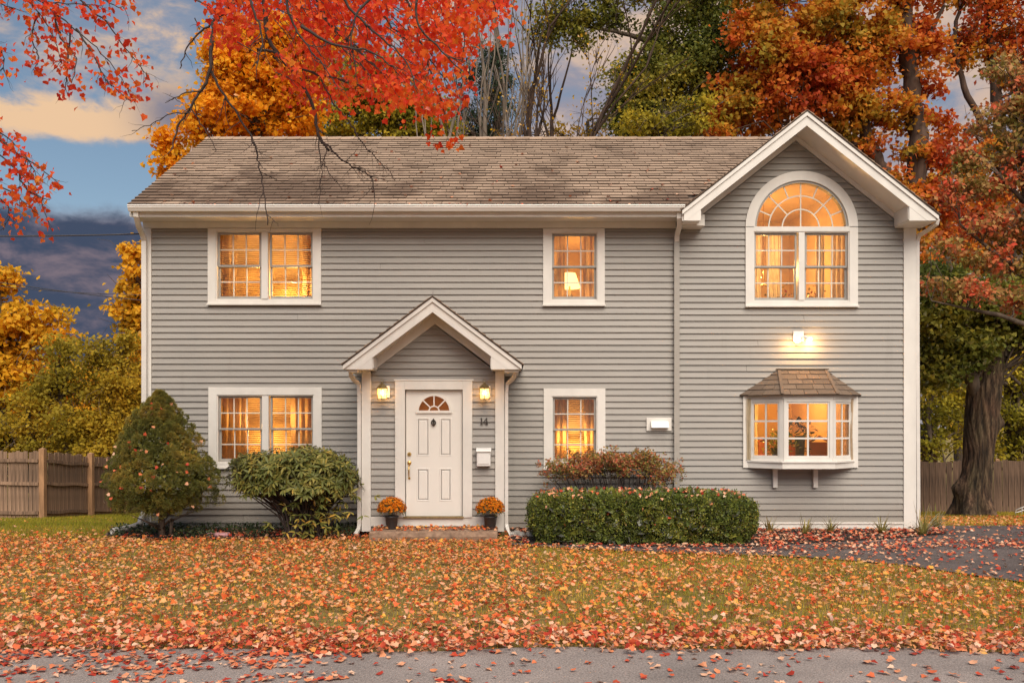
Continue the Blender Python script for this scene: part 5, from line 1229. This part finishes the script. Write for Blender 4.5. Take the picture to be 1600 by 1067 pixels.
# utility wires
def wire(a, c_, sag, label, r=.012):
    a, c_ = Vector(a), Vector(c_); pts = [a.lerp(c_, i/16)-Vector((0, 0, sag*4*(i/16)*(1-i/16))) for i in range(17)]
    tag(MB().tube(pts, r, 5).build('utility_wire', M['wire'], smooth=True), label, 'wire')
wire((-16, 12.5, 5.0), (-5.93, 13.9, 4.80), .22, 'dark service wire running to the left house corner below the eave')
wire(P(-260, 395, 21), P(228, 470, 21), .10, 'upper of the two slanting wires above the left trees', .010)
wire(P(-260, 405, 21.5), P(232, 461, 21.5), .20, 'lower slanting wire across the dark cloud on the left', .008)
wire((-5.95, 13.93, 4.66), (-5.98, 14.3, 4.1), -.08, 'short loop of cable hanging at the left house corner', .010)

# ------------------------------------------------------------------ trees
def ctube(b, p0, p1, r0, r1, sides=4, wob=.08, seg=4):
    p0, p1 = Vector(p0), Vector(p1); L_ = (p1-p0).length; pts, rr = [], []
    for i in range(seg+1):
        u = i/seg; p = p0.lerp(p1, u)+Vector((random.gauss(0, 1), random.gauss(0, 1), random.gauss(0, 1)+1.6*u*(1-u)*3))*L_*wob*.5*math.sin(u*math.pi); pts.append(p); rr.append(r0+(r1-r0)*u)
    b.tube(pts, rr, sides, cap=False); return pts
def tree(name, label, d, trunks, blobs, leaf, size, nper, kindl='diamond', bark='bark', clump=.42, density=1.0, cat='tree', nbr=None, flat=.6):
    """trunks: list of [(px,py,wpx),...] polylines; blobs: (px,py,rx,ry[,depth offset])"""
    bx_, by_, bz_ = P(*trunks[0][0][:2], d); t = thing(name, label, cat, (bx_, d, gz(bx_, d))); o0 = Vector(t.location)
    tb = MB(); tpts = []
    for tr_ in trunks:
        pts = [Vector(P(q[0], q[1], d+(q[3] if len(q) > 3 else 0))) for q in tr_]; rad = [q[2]*d/F/2 for q in tr_]
        # resample with wobble
        P2, R2 = [], []
        for i in range(len(pts)-1):
            for j in range(5): u = j/5; P2.append(pts[i].lerp(pts[i+1], u)+Vector((random.gauss(0, .03), random.gauss(0, .03), 0))*min(1, rad[i]*8)); R2.append((rad[i]+(rad[i+1]-rad[i])*u)*random.uniform(.94, 1.06))
        P2.append(pts[-1]); R2.append(rad[-1]); tb.tube([p-o0 for p in P2], R2, 10, cap=False); tpts += [(p, r) for p, r in zip(P2, R2)]
    addp(tb, 'trunk', M[bark], t, smooth=True)
    bb = MB(); C_ = []; 
    for bl in blobs:
        X, Y_, Z = P(bl[0], bl[1], d+(bl[4] if len(bl) > 4 else 0)); rx, rz = bl[2]*d/F, bl[3]*d/F; ry = (rx+rz)/2
        ncl = max(5, int(density*15*(rx*rz+rz*ry*.5)/(clump*clump*4)))
        dd = rdir(ncl)*(rng.random((ncl, 1))**.42); C_.append(np.stack([X+dd[:, 0]*rx, Y_+dd[:, 1]*ry, Z+dd[:, 2]*rz], 1))
    C_ = np.concatenate(C_); C_ = C_[C_[:, 2] > gz(0, d)+.25]
    if nbr is None: nbr = min(len(C_), 90)
    for i in rng.choice(len(C_), nbr, replace=False):
        c_ = Vector(tuple(C_[i])); cand = sorted(tpts, key=lambda q: (q[0]-c_).length+max(0, q[0].z-c_.z+.3)*2.5)[0]; L_ = (cand[0]-c_).length
        r0 = min(cand[1]*.5, .02+L_*.016); pts = ctube(bb, cand[0]-o0, c_-o0, r0, .008, 4, .12)
        for _ in range(2): e = pts[random.choice((2, 3))]+Vector(tuple(rng.normal(size=3)*.5)); ctube(bb, pts[2], e, r0*.4, .004, 3, .1, 3)
    if nbr: addp(bb, 'branches', M[bark], t, smooth=True)
    nper = int(nper*1.6); size = size*1.02; nc = len(C_); idx = np.repeat(np.arange(nc), nper); n = len(idx); cs = clump*rng.uniform(.6, 1.25, nc)
    off = rng.normal(size=(n, 3))*np.array([.5, .5, .5*flat])*cs[idx][:, None]; p = C_[idx]+off-np.array(o0)
    rv = np.clip(rng.random(nc)[idx]*.45+rng.random(n)*.55, 0, 1)
    yd_ = rdir(n)+np.array([0, 0, -.5]); nn = rdir(n, -.2)+np.array([.15, -.6, .5])
    cloud_parent(cloud('crown', p, yd_, nn, size*rng.uniform(.65, 1.25, n), kindl, M[leaf], rvals=rv), t); return t
def bare(name, label, d, px, base_w, height_px, lean, bark, spread=.35, leafm=None, lvl=4, seed=1, kids=3, up=.75):
    rs = random.Random(seed); X, Y_, _ = P(px, 600, d); t = thing(name, label, 'tree', (X, d, gz(X, d))); b = MB(); tips = []
    def grow_(p, dr, L_, r, l):
        seg = 5; pts = [p]; q = p.copy(); dd = dr.copy()
        for i in range(seg): dd = (dd+Vector((rs.gauss(0, .07), rs.gauss(0, .07), .05*up))).normalized(); q = q+dd*L_/seg; pts.append(q.copy())
        r = max(r, .013); b.tube(pts, [r*(1-(.5 if l < lvl else .35)*i/seg) for i in range(seg+1)], 7 if l > 2 else 4, cap=False)
        if l == 0: tips.append(q); return
        for k in range(kids+(1 if l == lvl else 0)):
            i = rs.choice((2, 3, 4, 5)) if k else 5; a = rs.random()*6.28; side = dd.orthogonal().normalized(); side.rotate(Matrix.Rotation(a, 3, dd)) if False else None
            s2 = Vector((math.cos(a), math.sin(a)*.7, 0)); nd_ = (dd*(1-.2)+s2*spread*rs.uniform(.6, 1.5)+Vector((0, 0, .15))).normalized(); grow_(pts[i].copy(), nd_, L_*rs.uniform(.42, .7), r*rs.uniform(.40, .6), l-1)
            if l <= 2: tips.append(pts[i])
    H = height_px*d/F; grow_(Vector((0, 0, 0)), Vector((lean, 0, 1)).normalized(), H*.60, base_w*d/F/2, lvl)
    addp(b, 'trunk', M[bark], t, smooth=True)
    if leafm:
        tp = np.array([tuple(q) for q in tips]); tp = tp[rng.random(len(tp)) < .22]; nper = 6; idx = np.repeat(np.arange(len(tp)), nper); n = len(idx); p = tp[idx]+rng.normal(size=(n, 3))*.16
        cloud_parent(cloud('leaves', p, rdir(n), rdir(n), .09, 'diamond', M[leafm]), t)
    return t
# behind the house, left to right
tree('orange_maple', 'bright orange and yellow maple rising behind the left end of the roof', 26, [[(390, 760, 26), (392, 400, 22), (400, 200, 16), (410, 60, 8), (415, -60, 4)]],
     [(395, 150, 90, 80), (365, 110, 55, 45), (445, 110, 60, 50), (430, 55, 50, 30), (350, 190, 60, 55), (270, 245, 24, 36), (300, 262, 40, 45), (455, 185, 60, 45), (440, 75, 70, 55), (500, 60, 50, 40), (375, 90, 55, 45), (420, 290, 130, 60)], 'l_orange', .13, 62, 'maple_far', density=1.15, clump=.46)
tree('olive_tree', 'yellow green tree crown above the roof beneath the red branches', 30, [[(600, 760, 24), (600, 400, 20), (605, 200, 14), (610, 120, 6)]],
     [(590, 195, 85, 50), (530, 180, 50, 50), (660, 195, 50, 45), (620, 150, 80, 45), (700, 205, 30, 25), (560, 120, 60, 40)], 'l_ygreen', .13, 60, density=1.2, clump=.46)
tree('dark_pine', 'dark evergreen standing among the pale bare trunks', 34, [[(778, 760, 20), (778, 400, 18), (776, 100, 10), (775, 20, 4)]],
     [(775, 190, 34, 40), (772, 130, 30, 36), (765, 80, 28, 30), (725, 190, 24, 34), (690, 215, 30, 25), (735, 120, 16, 30)], 'l_dark', .16, 60, 'long', clump=.5, density=1.1)
bare('bare_tree', 'pale bare trunk nearest the red branches, left of the dark pine', 27, 738, 26, 680, -.01, 'bark_grey', .22, None, 4, 3)
bare('bare_tree', 'thin pale bare tree in front of the dark pine', 27.5, 792, 17, 640, -.02, 'bark_grey', .2, None, 3, 5)
bare('bare_tree', 'bare tree with forked brown trunk left of the big green oak', 26, 822, 24, 740, .0, 'bark_warm', .25, None, 4, 8)
bare('bare_tree', 'bare brown tree whose limbs fan out to the right over the roof', 26.5, 838, 24, 720, .06, 'bark_warm', .42, 'l_gold', 5, 13, up=.5)
bare('bare_tree', 'slender dark bare tree leaning right beside the big green oak', 25.5, 872, 9, 560, .07, 'bark_warm', .34, 'l_gold', 4, 17, up=.5)
tree('brown_shrub_tree', 'low brown leaved tree just above the ridge left of the oak', 31, [[(915, 760, 14), (915, 300, 10), (918, 190, 5)]], [(912, 205, 34, 26), (950, 195, 28, 28), (872, 212, 22, 14), (810, 214, 26, 12)], 'l_gold', .12, 26, density=.7, clump=.45)
tree('green_oak', 'large olive green oak behind the middle of the roof', 27, [[(1108, 760, 34), (1108, 400, 30), (1110, 150, 22), (1106, 0, 16), (1100, -120, 8)], [(1108, 120, 12), (1050, 80, 9), (1000, 60, 8), (960, 50, 5), (900, 40, 3)], [(1108, 220, 10), (1060, 150, 7), (1035, 120, 5)]],
     [(1010, 120, 45, 55), (990, 175, 42, 45), (1050, 60, 55, 50), (1060, 160, 65, 60), (1130, 110, 40, 60), (1140, 180, 40, 40), (1040, 200, 70, 25), (960, 20, 45, 26), (890, 25, 40, 30), (850, 40, 26, 30), (905, 62, 16, 18), (1080, -30, 110, 50), (930, -40, 90, 35), (1075, 110, 45, 60), (1100, 40, 50, 50), (985, 150, 40, 60), (1020, 190, 60, 34), (1120, 205, 50, 30)], 'l_green', .13, 66, density=1.2, clump=.48)
tree('yellow_sapling', 'yellow green sapling crown touching the ridge below the green oak', 24.5, [[(1035, 760, 10), (1035, 350, 8), (1035, 180, 4)]], [(1000, 190, 34, 30), (1060, 200, 44, 20), (1090, 180, 26, 30)], 'l_ygreen', .12, 55, clump=.4, density=1.0)
tree('rust_maple', 'large rust red maple behind the steep right gable', 25, [[(1395, 800, 40), (1400, 500, 36), (1432, 300, 32), (1434, 210, 30), (1420, 120, 26), (1410, 0, 22), (1405, -120, 12)], [(1405, 420, 26), (1392, 285, 22), (1362, 240, 22), (1340, 160, 14), (1330, 60, 9), (1325, -40, 5)], [(1420, 110, 12), (1450, 60, 8), (1475, 10, 5)], [(1400, 300, 14), (1290, 180, 9), (1220, 60, 6)]],
     [(1190, 90, 60, 60), (1260, 50, 70, 55), (1150, 165, 45, 50), (1215, 170, 55, 45), (1290, 130, 60, 50), (1360, 90, 50, 60), (1340, 200, 55, 45), (1395, 60, 40, 50), (1400, 175, 34, 34), (1395, 300, 45, 40), (1440, 320, 40, 40), (1250, -30, 110, 45), (1420, -20, 70, 35), (1480, 250, 26, 24), (1170, 30, 45, 30), (1230, 110, 60, 50), (1320, 150, 50, 50), (1130, 215, 40, 22), (1450, 130, 22, 26), (1420, 400, 40, 50), (1450, 60, 26, 40), (1440, 235, 36, 30), (1470, 330, 40, 40), (1310, 20, 60, 40)], 'l_rust', .125, 56, 'maple_far', 'bark_warm', density=1.1, clump=.46)
tree('brown_maple', 'brown orange maple in the upper right corner', 29, [[(1590, 800, 34), (1580, 400, 28), (1560, 180, 18), (1545, 60, 12), (1540, -60, 6)], [(1570, 260, 12), (1510, 150, 9), (1490, 80, 7), (1500, 0, 5)]],
     [(1540, 60, 50, 50), (1590, 90, 40, 60), (1500, 90, 30, 30), (1570, 10, 70, 40), (1460, 180, 26, 22), (1500, 200, 30, 30), (1640, 150, 50, 80), (1520, -40, 90, 40), (1480, 300, 50, 45), (1560, 340, 70, 50), (1490, 400, 50, 45), (1600, 420, 60, 60), (1450, 440, 34, 50), (1540, 250, 50, 50)], 'l_rust', .125, 44, 'maple_far', 'bark_warm', density=.85, clump=.48)
tree('yellow_understory', 'bright yellow green saplings beyond the right fence', 28.5, [[(1455, 760, 9), (1450, 650, 7), (1470, 560, 4)], [(1590, 760, 9), (1592, 640, 6), (1585, 560, 4)], [(1480, 740, 5), (1468, 690, 4), (1440, 650, 3)]],
     [(1460, 640, 44, 30), (1440, 590, 34, 34), (1480, 590, 40, 40), (1590, 640, 36, 60), (1450, 690, 30, 26), (1590, 570, 40, 40), (1510, 690, 26, 30), (1640, 650, 40, 80), (1530, 600, 50, 50), (1580, 700, 40, 20)], 'l_ygreen', .14, 40, density=.95, clump=.5)
tree('dark_backdrop_tree', 'dim brown green tree mass far behind the big trunk', 34, [[(1500, 780, 20), (1500, 500, 14), (1500, 350, 8)], [(1620, 780, 20), (1625, 400, 14)]], [(1480, 470, 60, 80), (1560, 480, 70, 90), (1450, 380, 40, 60), (1530, 340, 70, 60), (1620, 560, 60, 120), (1620, 380, 60, 100), (1500, 620, 80, 60), (1590, 690, 60, 40)], 'l_ygreen', .17, 44, density=.8, clump=.6)
tree('dogwood', 'red and green leaved dogwood reaching in from the right edge', 17, [[(1660, 840, 34), (1650, 600, 26), (1625, 420, 18), (1600, 260, 10), (1590, 150, 5)], [(1640, 520, 10), (1560, 492, 7), (1500, 480, 4), (1455, 470, 2)], [(1630, 440, 9), (1560, 400, 6), (1500, 350, 3)], [(1612, 330, 8), (1550, 260, 5), (1510, 230, 3)]],
     [(1570, 110, 30, 26), (1590, 160, 40, 34), (1545, 185, 30, 20), (1585, 220, 45, 30), (1520, 245, 34, 22), (1560, 290, 55, 26), (1500, 300, 34, 20), (1585, 350, 45, 28), (1525, 350, 45, 22), (1480, 385, 34, 18), (1560, 410, 55, 22), (1480, 445, 40, 18), (1540, 460, 50, 16), (1590, 465, 30, 22), (1640, 300, 50, 120), (1640, 150, 40, 80)], 'l_dogwood', .105, 42, 'diamond', 'bark', clump=.30, density=1.0, flat=.5)
# left side
tree('orange_backyard_maple', 'orange and gold maple at the left edge behind the picket fence', 26, [[(-10, 780, 26), (-5, 600, 20), (0, 480, 12), (5, 420, 5)]],
     [(10, 510, 60, 45), (60, 500, 34, 30), (-30, 460, 50, 40), (-20, 580, 70, 60), (40, 570, 45, 35), (85, 530, 16, 18), (-90, 520, 70, 90), (4, 430, 14, 14), (-40, 660, 60, 50)], 'l_gold', .14, 50, 'maple_far', density=1.0, clump=.48)
tree('crabapple_thicket', 'wide olive and gold thicket of small trees behind the picket fence', 23.5, [[(110, 790, 14), (105, 680, 10), (90, 590, 5)], [(165, 790, 12), (170, 680, 8), (175, 590, 4)], [(50, 790, 12), (50, 690, 9), (40, 620, 4)], [(205, 790, 10), (210, 690, 7), (205, 600, 3)]],
     [(110, 590, 50, 40), (150, 560, 45, 34), (60, 620, 45, 40), (190, 600, 40, 45), (120, 650, 60, 40), (180, 670, 60, 40), (50, 680, 55, 34), (110, 700, 90, 26), (215, 640, 30, 60), (0, 680, 45, 44), (200, 540, 26, 22), (95, 545, 28, 20), (240, 700, 40, 40), (-60, 700, 60, 50)], 'l_olivegold', .105, 60, density=1.25, clump=.42)
tree('gold_corner_tree', 'narrow golden tree showing past the left house corner', 25, [[(225, 790, 14), (222, 600, 11), (215, 450, 7), (208, 390, 3)]], [(207, 400, 17, 16), (205, 440, 20, 20), (200, 480, 22, 24), (208, 520, 26, 26), (235, 450, 30, 60), (240, 540, 30, 50)], 'l_gold', .13, 52, 'maple_far', density=1.0, clump=.4)
leafwall = tree('far_treeline', 'distant golden tree line on the left horizon', 48, [[(60, 720, 10), (60, 600, 5)], [(-200, 720, 10), (-200, 600, 5)]], [(0, 640, 120, 40), (150, 650, 100, 36), (-200, 630, 150, 50), (260, 660, 80, 40), (-400, 640, 160, 60), (60, 600, 120, 40), (170, 600, 80, 44), (120, 660, 150, 40)], 'l_gold', .26, 44, density=1.3, clump=.9, nbr=0)

tree('far_treeline', 'distant olive tree line low behind the right fence', 50, [[(1700, 720, 10), (1700, 600, 5)], [(1250, 720, 10), (1250, 600, 5)]], [(1150, 640, 130, 44), (1350, 630, 140, 50), (1550, 640, 130, 44), (1750, 630, 150, 56), (1950, 640, 150, 50), (900, 650, 140, 36)], 'l_olivegold', .30, 26, density=.8, clump=1.0, nbr=0)
# big gnarled trunk on the right
def bigtree():
    d = 21.; base = P(1523, 806, d); t = thing('gnarled_tree', 'massive old tree with deeply furrowed gnarled trunk right of the house', 'tree', (base[0], d, gz(base[0], d))); o0 = Vector(t.location)
    prof = [(1521, 812, 66), (1521, 800, 60), (1522, 780, 54), (1525, 755, 50), (1528, 720, 48), (1530, 690, 50), (1533, 660, 52), (1536, 630, 54), (1538, 605, 54), (1545, 575, 50), (1552, 545, 40), (1560, 510, 30), (1568, 470, 24), (1572, 400, 18), (1575, 330, 12)]
    b = MB(); nr, ns = 150, 96; ys = np.linspace(0, 1, nr); pz = np.array([q[1] for q in prof]); cx_ = np.array([q[0] for q in prof]); wd = np.array([q[2] for q in prof]); yy = 812+(330-812)*ys
    cxx = np.interp(-yy, -pz, cx_); ww = np.interp(-yy, -pz, wd)
    th = np.linspace(0, 2*np.pi, ns, endpoint=False)
    for i in range(nr):
        X, Y_, Z = P(cxx[i], yy[i], d); r = ww[i]*d/F/2*.84
        tw = th+.5*ys[i]*3
        ridge = .035*np.abs(np.sin(tw*9+2*np.sin(ys[i]*22)+1.2*np.sin(th*3+ys[i]*30)))+.022*np.abs(np.sin(tw*17+3*np.sin(ys[i]*35+th)))
        flare = max(0, (yy[i]-765)/47)*.30*(.5+.5*np.sin(th*5+.6))
        burl = .20*np.exp(-((th-3.05)/.4)**2-((yy[i]-762)/14)**2)+.17*np.exp(-((th-.05)/.4)**2-((yy[i]-662)/12)**2)+.17*np.exp(-((th-6.2)/.4)**2-((yy[i]-662)/12)**2)
        rr = r*(1+.05*np.sin(th*2+ys[i]*7))+ridge*min(1, r*2.2)+flare*r*2+burl-.02
        b.v += [(X-o0.x+q*math.cos(a), q*math.sin(a), Z-o0.z) for q, a in zip(rr, th)]
    b.f = [(i*ns+k, i*ns+(k+1) % ns, (i+1)*ns+(k+1) % ns, (i+1)*ns+k) for i in range(nr-1) for k in range(ns)]
    addp(b, 'trunk', M['bigbark'], t, smooth=True)
    bb = MB()
    def lb(pts, r0, r1): n = len(pts); bb.tube([Vector(P(q[0], q[1], d+(q[2] if len(q) > 2 else 0)))-o0 for q in pts], [r0+(r1-r0)*i/(n-1) for i in range(n)], 12, cap=False)
    lb([(1536, 640), (1518, 592, -.1), (1503, 560, -.3), (1500, 520, -.3), (1495, 470, -.2), (1480, 400)], .19, .06); lb([(1560, 560), (1566, 520, .2), (1578, 470, .3), (1590, 400, .2), (1600, 300)], .24, .07)
    lb([(1540, 580), (1534, 540, .2), (1530, 490, .4), (1528, 430, .4)], .22, .06)
    C_ = []
    for bl in [(1470, 520, 38, 36), (1500, 480, 45, 36), (1460, 570, 30, 34), (1520, 540, 36, 26), (1550, 470, 45, 36), (1590, 500, 40, 40), (1470, 450, 40, 36), (1500, 560, 36, 22), (1450, 500, 22, 50), (1640, 500, 40, 70)]:
        X, Y_, Z = P(bl[0], bl[1], d); rx, rz = bl[2]*d/F, bl[3]*d/F; ncl = int(34*rx*rz/(.40*.40*1.6)); dd = rdir(ncl)*(rng.random((ncl, 1))**.42)
        C_.append(np.stack([X+dd[:, 0]*rx, Y_+dd[:, 1]*(rx+rz)*.8, Z+dd[:, 2]*rz], 1))
    C_ = np.concatenate(C_)
    for i in rng.choice(len(C_), min(110, len(C_)), replace=False):
        c_ = Vector(tuple(C_[i])); s_ = Vector(P(1545+random.gauss(0, 16), min(600, max(400, 665-(c_.z-CZ)*F/d+70)), d)); ctube(bb, s_-o0, c_-o0, .045, .008, 4, .14)
    addp(bb, 'limbs', M['bark'], t, smooth=True)
    nc = len(C_); nper = 75; idx = np.repeat(np.arange(nc), nper); n = len(idx); p = C_[idx]+rng.normal(size=(n, 3))*np.array([.2, .2, .12])-np.array(o0)
    rv = np.clip(rng.random(nc)[idx]*.45+rng.random(n)*.55, 0, 1)
    cloud_parent(cloud('crown', p, rdir(n)+np.array([0, 0, -.5]), rdir(n, -.2)+np.array([0, -.1, .5]), .105*rng.uniform(.7, 1.25, n), 'maple_far', M['l_green'], rvals=rv), t)
bigtree()

# red maple reaching over the camera: trunk stands left of the lawn
def redmaple():
    D = 8.2; tr_ = Vector((-8.2, 7.4, 0)); t = thing('red_maple', 'scarlet maple whose leafy branches hang into the top of the view', 'tree', tuple(tr_))
    def W(px, py, d=D): return Vector(P(px, py, d))-tr_
    tb = MB(); tb.tube([Vector((0, 0, -.1)), Vector((.02, 0, 1.2)), Vector((.15, .02, 3)), Vector((.3, .05, 5)), Vector((.5, .1, 7)), Vector((.7, .2, 9))], [.36, .28, .25, .22, .17, .09], 16, cap=False); addp(tb, 'trunk', M['bark'], t, smooth=True)
    b = MB()
    def br(pts, r0, r1, sub=0, sr=.004, sl=30, leafs=None):
        r0 *= 1.35 if r0 < .03 else 1; r1 *= 1.5 if r1 < .01 else 1; sr *= 1.35; sub = int(sub*1.6); sl *= 1.15
        n = len(pts); P3 = [p if isinstance(p, Vector) else W(*p) for p in pts]
        sm = []
        for i in range(n-1):
            a = P3[max(i-1, 0)]; p0, p1 = P3[i], P3[i+1]; c_ = P3[min(i+2, n-1)]
            for j in range(5):
                u = j/5; sm.append(.5*((2*p0)+(-a+p1)*u+(2*a-5*p0+4*p1-c_)*u*u+(-a+3*p0-3*p1+c_)*u**3)+Vector((random.gauss(0, .006), random.gauss(0, .006), random.gauss(0, .006))))
        sm.append(P3[-1]); m_ = len(sm); b.tube(sm, [r0+(r1-r0)*(i/(m_-1))**.7 for i in range(m_)], 6, cap=False)
        for k in range(sub):
            i = random.randint(int(m_*.15), m_-2); q = sm[i]; dr = (sm[min(i+1, m_-1)]-sm[i]).normalized(); L_ = sl*D/F*random.uniform(.5, 1.3); side = Vector((random.gauss(0, 1), random.gauss(0, .7), random.gauss(-.2, .7))).normalized()
            pts2 = [q]; dd = (dr*.8+side*.8).normalized()
            for j in range(5): dd = (dd+Vector((random.gauss(0, .22), random.gauss(0, .2), random.gauss(-.05, .2)))).normalized(); pts2.append(pts2[-1]+dd*L_/5)
            b.tube(pts2, [sr, sr*.85, sr*.7, sr*.55, sr*.4, sr*.25], 4, cap=False)
            if random.random() < .5:
                dd = (dd+Vector((random.gauss(0, .7), 0, random.gauss(0, .7)))).normalized(); b.tube([pts2[2], pts2[2]+dd*L_*.25, pts2[2]+dd*L_*.4+Vector((0, 0, -.02))], [sr*.5, sr*.35, sr*.2], 4, cap=False)
        return sm
    H1 = Vector((.30, .05, 5.5)); H2 = Vector((.45, .1, 6.4))
    lim1 = [H1, Vector((1.6, .3, 6.3)), Vector((3.2, .6, 6.7)), W(60, -130), W(240, -120), W(370, -60), W(520, -70), W(680, -75), W(800, -90)]
    br(lim1, .12, .018)
    br([Vector((.2, .05, 3.6)), Vector((1.4, .3, 4.1)), W(-140, 120), W(-70, 170), W(-40, 190)], .05, .012)
    # bare drooping branches over the roof
    br([(375, -60), (368, 0), (338, 32), (331, 70), (328, 112), (314, 140), (296, 172), (276, 205), (268, 232)], .024, .004, 8, .004, 34)
    br([(338, 32), (315, 50), (293, 75), (281, 108)], .011, .003, 4, .003, 20)
    br([(302, 28), (312, 45)], .004, .003); br([(314, 142), (285, 147), (258, 161)], .007, .002, 3, .0025, 22)
    br([(296, 178), (262, 180), (232, 196), (206, 205)], .005, .002, 4, .002, 22)
    br([(300, 170), (313, 192), (330, 218), (338, 235)], .005, .002, 2, .002, 20)
    br([(331, 110), (350, 150), (378, 190), (398, 228), (405, 262), (413, 300), (418, 352)], .011, .003, 9, .0035, 46)
    br([(400, -60), (412, 0), (418, 50), (432, 82), (455, 108), (475, 135), (490, 170), (497, 210), (514, 235)], .020, .009, 9, .004, 36)
    br([(505, 222), (530, 246), (556, 263), (578, 276), (585, 310)], .009, .003, 9, .003, 36); br([(497, 205), (500, 245), (504, 268), (497, 320)], .006, .002, 5, .002, 30)
    br([(512, 235), (506, 255), (518, 275), (534, 295)], .004, .002, 5, .002, 26); br([(560, 215), (580, 240), (602, 262), (618, 283)], .005, .002, 6, .002, 30); br([(560, 215), (545, 190), (520, 160), (500, 120)], .007, .004)
    for pth in ([(440, -40), (452, 20), (470, 60), (500, 95), (522, 130)], [(520, -40), (545, 12), (590, 55), (630, 90), (652, 140)], [(600, -30), (560, 20), (548, 60), (556, 110)], [(380, -30), (398, 20), (410, 60), (400, 100)], [(660, -30), (650, 30), (690, 80), (722, 112)], [(470, 40), (520, 70), (580, 82), (620, 110)]):
        br([(x, y, 7.0) for x, y in pth], .011, .003, 5, .0035, 30)
    br([(400, 78), (432, 84), (470, 108), (505, 118), (560, 135), (600, 150)], .012, .004, 6, .003, 30)
    br([(480, -40), (505, 20), (540, 60), (575, 95), (610, 125), (640, 150)], .018, .004, 10, .004, 36); br([(500, -40), (500, 10), (520, 45), (560, 75)], .013, .005, 6, .003, 30)
    br([(620, -50), (640, 10), (655, 60), (672, 110), (690, 160), (700, 205)], .012, .003, 8, .003, 36); br([(700, -50), (715, 0), (725, 60), (718, 120)], .010, .003, 6, .003, 30); br([(570, -50), (590, 10), (620, 50), (660, 80), (700, 130)], .012, .003, 8, .003, 34); br([(760, -60), (770, 0), (785, 40)], .008, .003, 4)
    # leafy twigs on the left
    L1 = [[(-60, -50), (20, -20), (60, 20), (85, 62), (96, 100)], [(40, -60), (70, 5), (110, 40), (150, 75), (185, 115), (205, 152)], [(90, -50), (130, 5), (165, 35), (195, 75), (222, 108), (232, 125)], [(85, 20), (95, 60), (118, 90), (112, 130)], [(120, 45), (150, 95), (170, 130), (205, 158)], [(30, -30), (60, 0), (90, 5), (160, 10)], [(60, 20), (50, 60), (60, 90), (52, 110)], [(110, 40), (105, 110), (100, 145)], [(-50, -30), (0, 5), (20, 15)], [(150, -50), (165, 0), (195, 12)]]
    L2 = [[(-90, 150), (-20, 195), (10, 215), (45, 250), (58, 285)], [(-80, 190), (-10, 235), (30, 270), (60, 310), (82, 362)], [(-60, 260), (0, 290), (30, 310), (60, 335)], [(-10, 210), (25, 240), (62, 262), (95, 292)], [(-60, 300), (-5, 310), (15, 330), (5, 360)], [(30, 270), (45, 300), (78, 312)], [(-40, 60), (0, 80), (6, 112)]]
    ps, ds, ns = [], [], []
    def leaf_at(p, spread, n):
        for _ in range(n):
            q = p+Vector((random.gauss(0, spread), random.gauss(0, spread*1.3), random.gauss(-.01, spread))); ps.append(tuple(q)); a = random.random()*6.28
            ds.append((math.cos(a)*.6, math.sin(a)*.5, random.uniform(-1.3, -.1))); ns.append((random.gauss(0, .6), random.gauss(-.8, .5), random.gauss(.4, .4)))
    for pth in L1+L2:
        dd_ = random.uniform(7.6, 8.8); sm = br([(x, y, dd_) for x, y in pth], .008, .002, 7, .0022, 26)
        m_ = len(sm)
        for i in range(int(m_*.15), m_):
            if random.random() < .85: leaf_at(sm[i], .065, random.randint(3, 6))
        # dense mass
    poly = [(335, -60), (336, 25), (348, 58), (374, 60), (392, 34), (420, 14), (455, 18), (478, 48), (470, 80), (440, 96), (430, 118), (452, 132), (478, 154), (500, 163), (540, 158), (560, 150), (600, 152), (640, 162), (668, 172), (700, 165), (722, 135), (738, 150), (742, 120), (722, 90), (745, 62), (775, 65), (800, 62), (795, 20), (810, -60)]
    n = 0; k = 0
    while n < 1100:
        x, y = random.uniform(325, 812), random.uniform(-60, 178)
        if not inpoly(np.array([x]), np.array([y]), poly)[0]: continue
        if smoothn(np.array([x]), np.array([y]), 26, 77)[0] < .36 and random.random() < .8: continue
        d_ = random.uniform(7.3, 9.6); c_ = Vector(P(800+(x-800), y, d_))-tr_; leaf_at(c_, .075, random.randint(5, 8)); n += 1
        if n % 3 == 0:
            st = c_+Vector((random.uniform(-.35, -.05), random.uniform(-.1, .1), random.uniform(.15, .45))); b.tube([st, st.lerp(c_, .5)+Vector((.02, 0, .03)), c_], [.005, .0035, .002], 4, cap=False)
    for x, y in ((682, 185), (690, 195), (712, 215), (708, 222), (676, 222), (684, 228), (718, 205), (672, 212), (655, 178), (692, 180)): leaf_at(W(x, y), .03, 5)
    A = np.array; n = len(ps); cloud_parent(cloud('leaves', A(ps), A(ds), A(ns), rng.uniform(.034, .066, n), 'maple', M['maple_red'], okind=None), t)
    addp(b, 'branches', M['twig'], t, smooth=True)
redmaple()

print('TRIS', sum(len(o.data.loops)-2*len(o.data.polygons) for o in COL.objects if o.type == 'MESH'), 'objects', len(COL.objects))
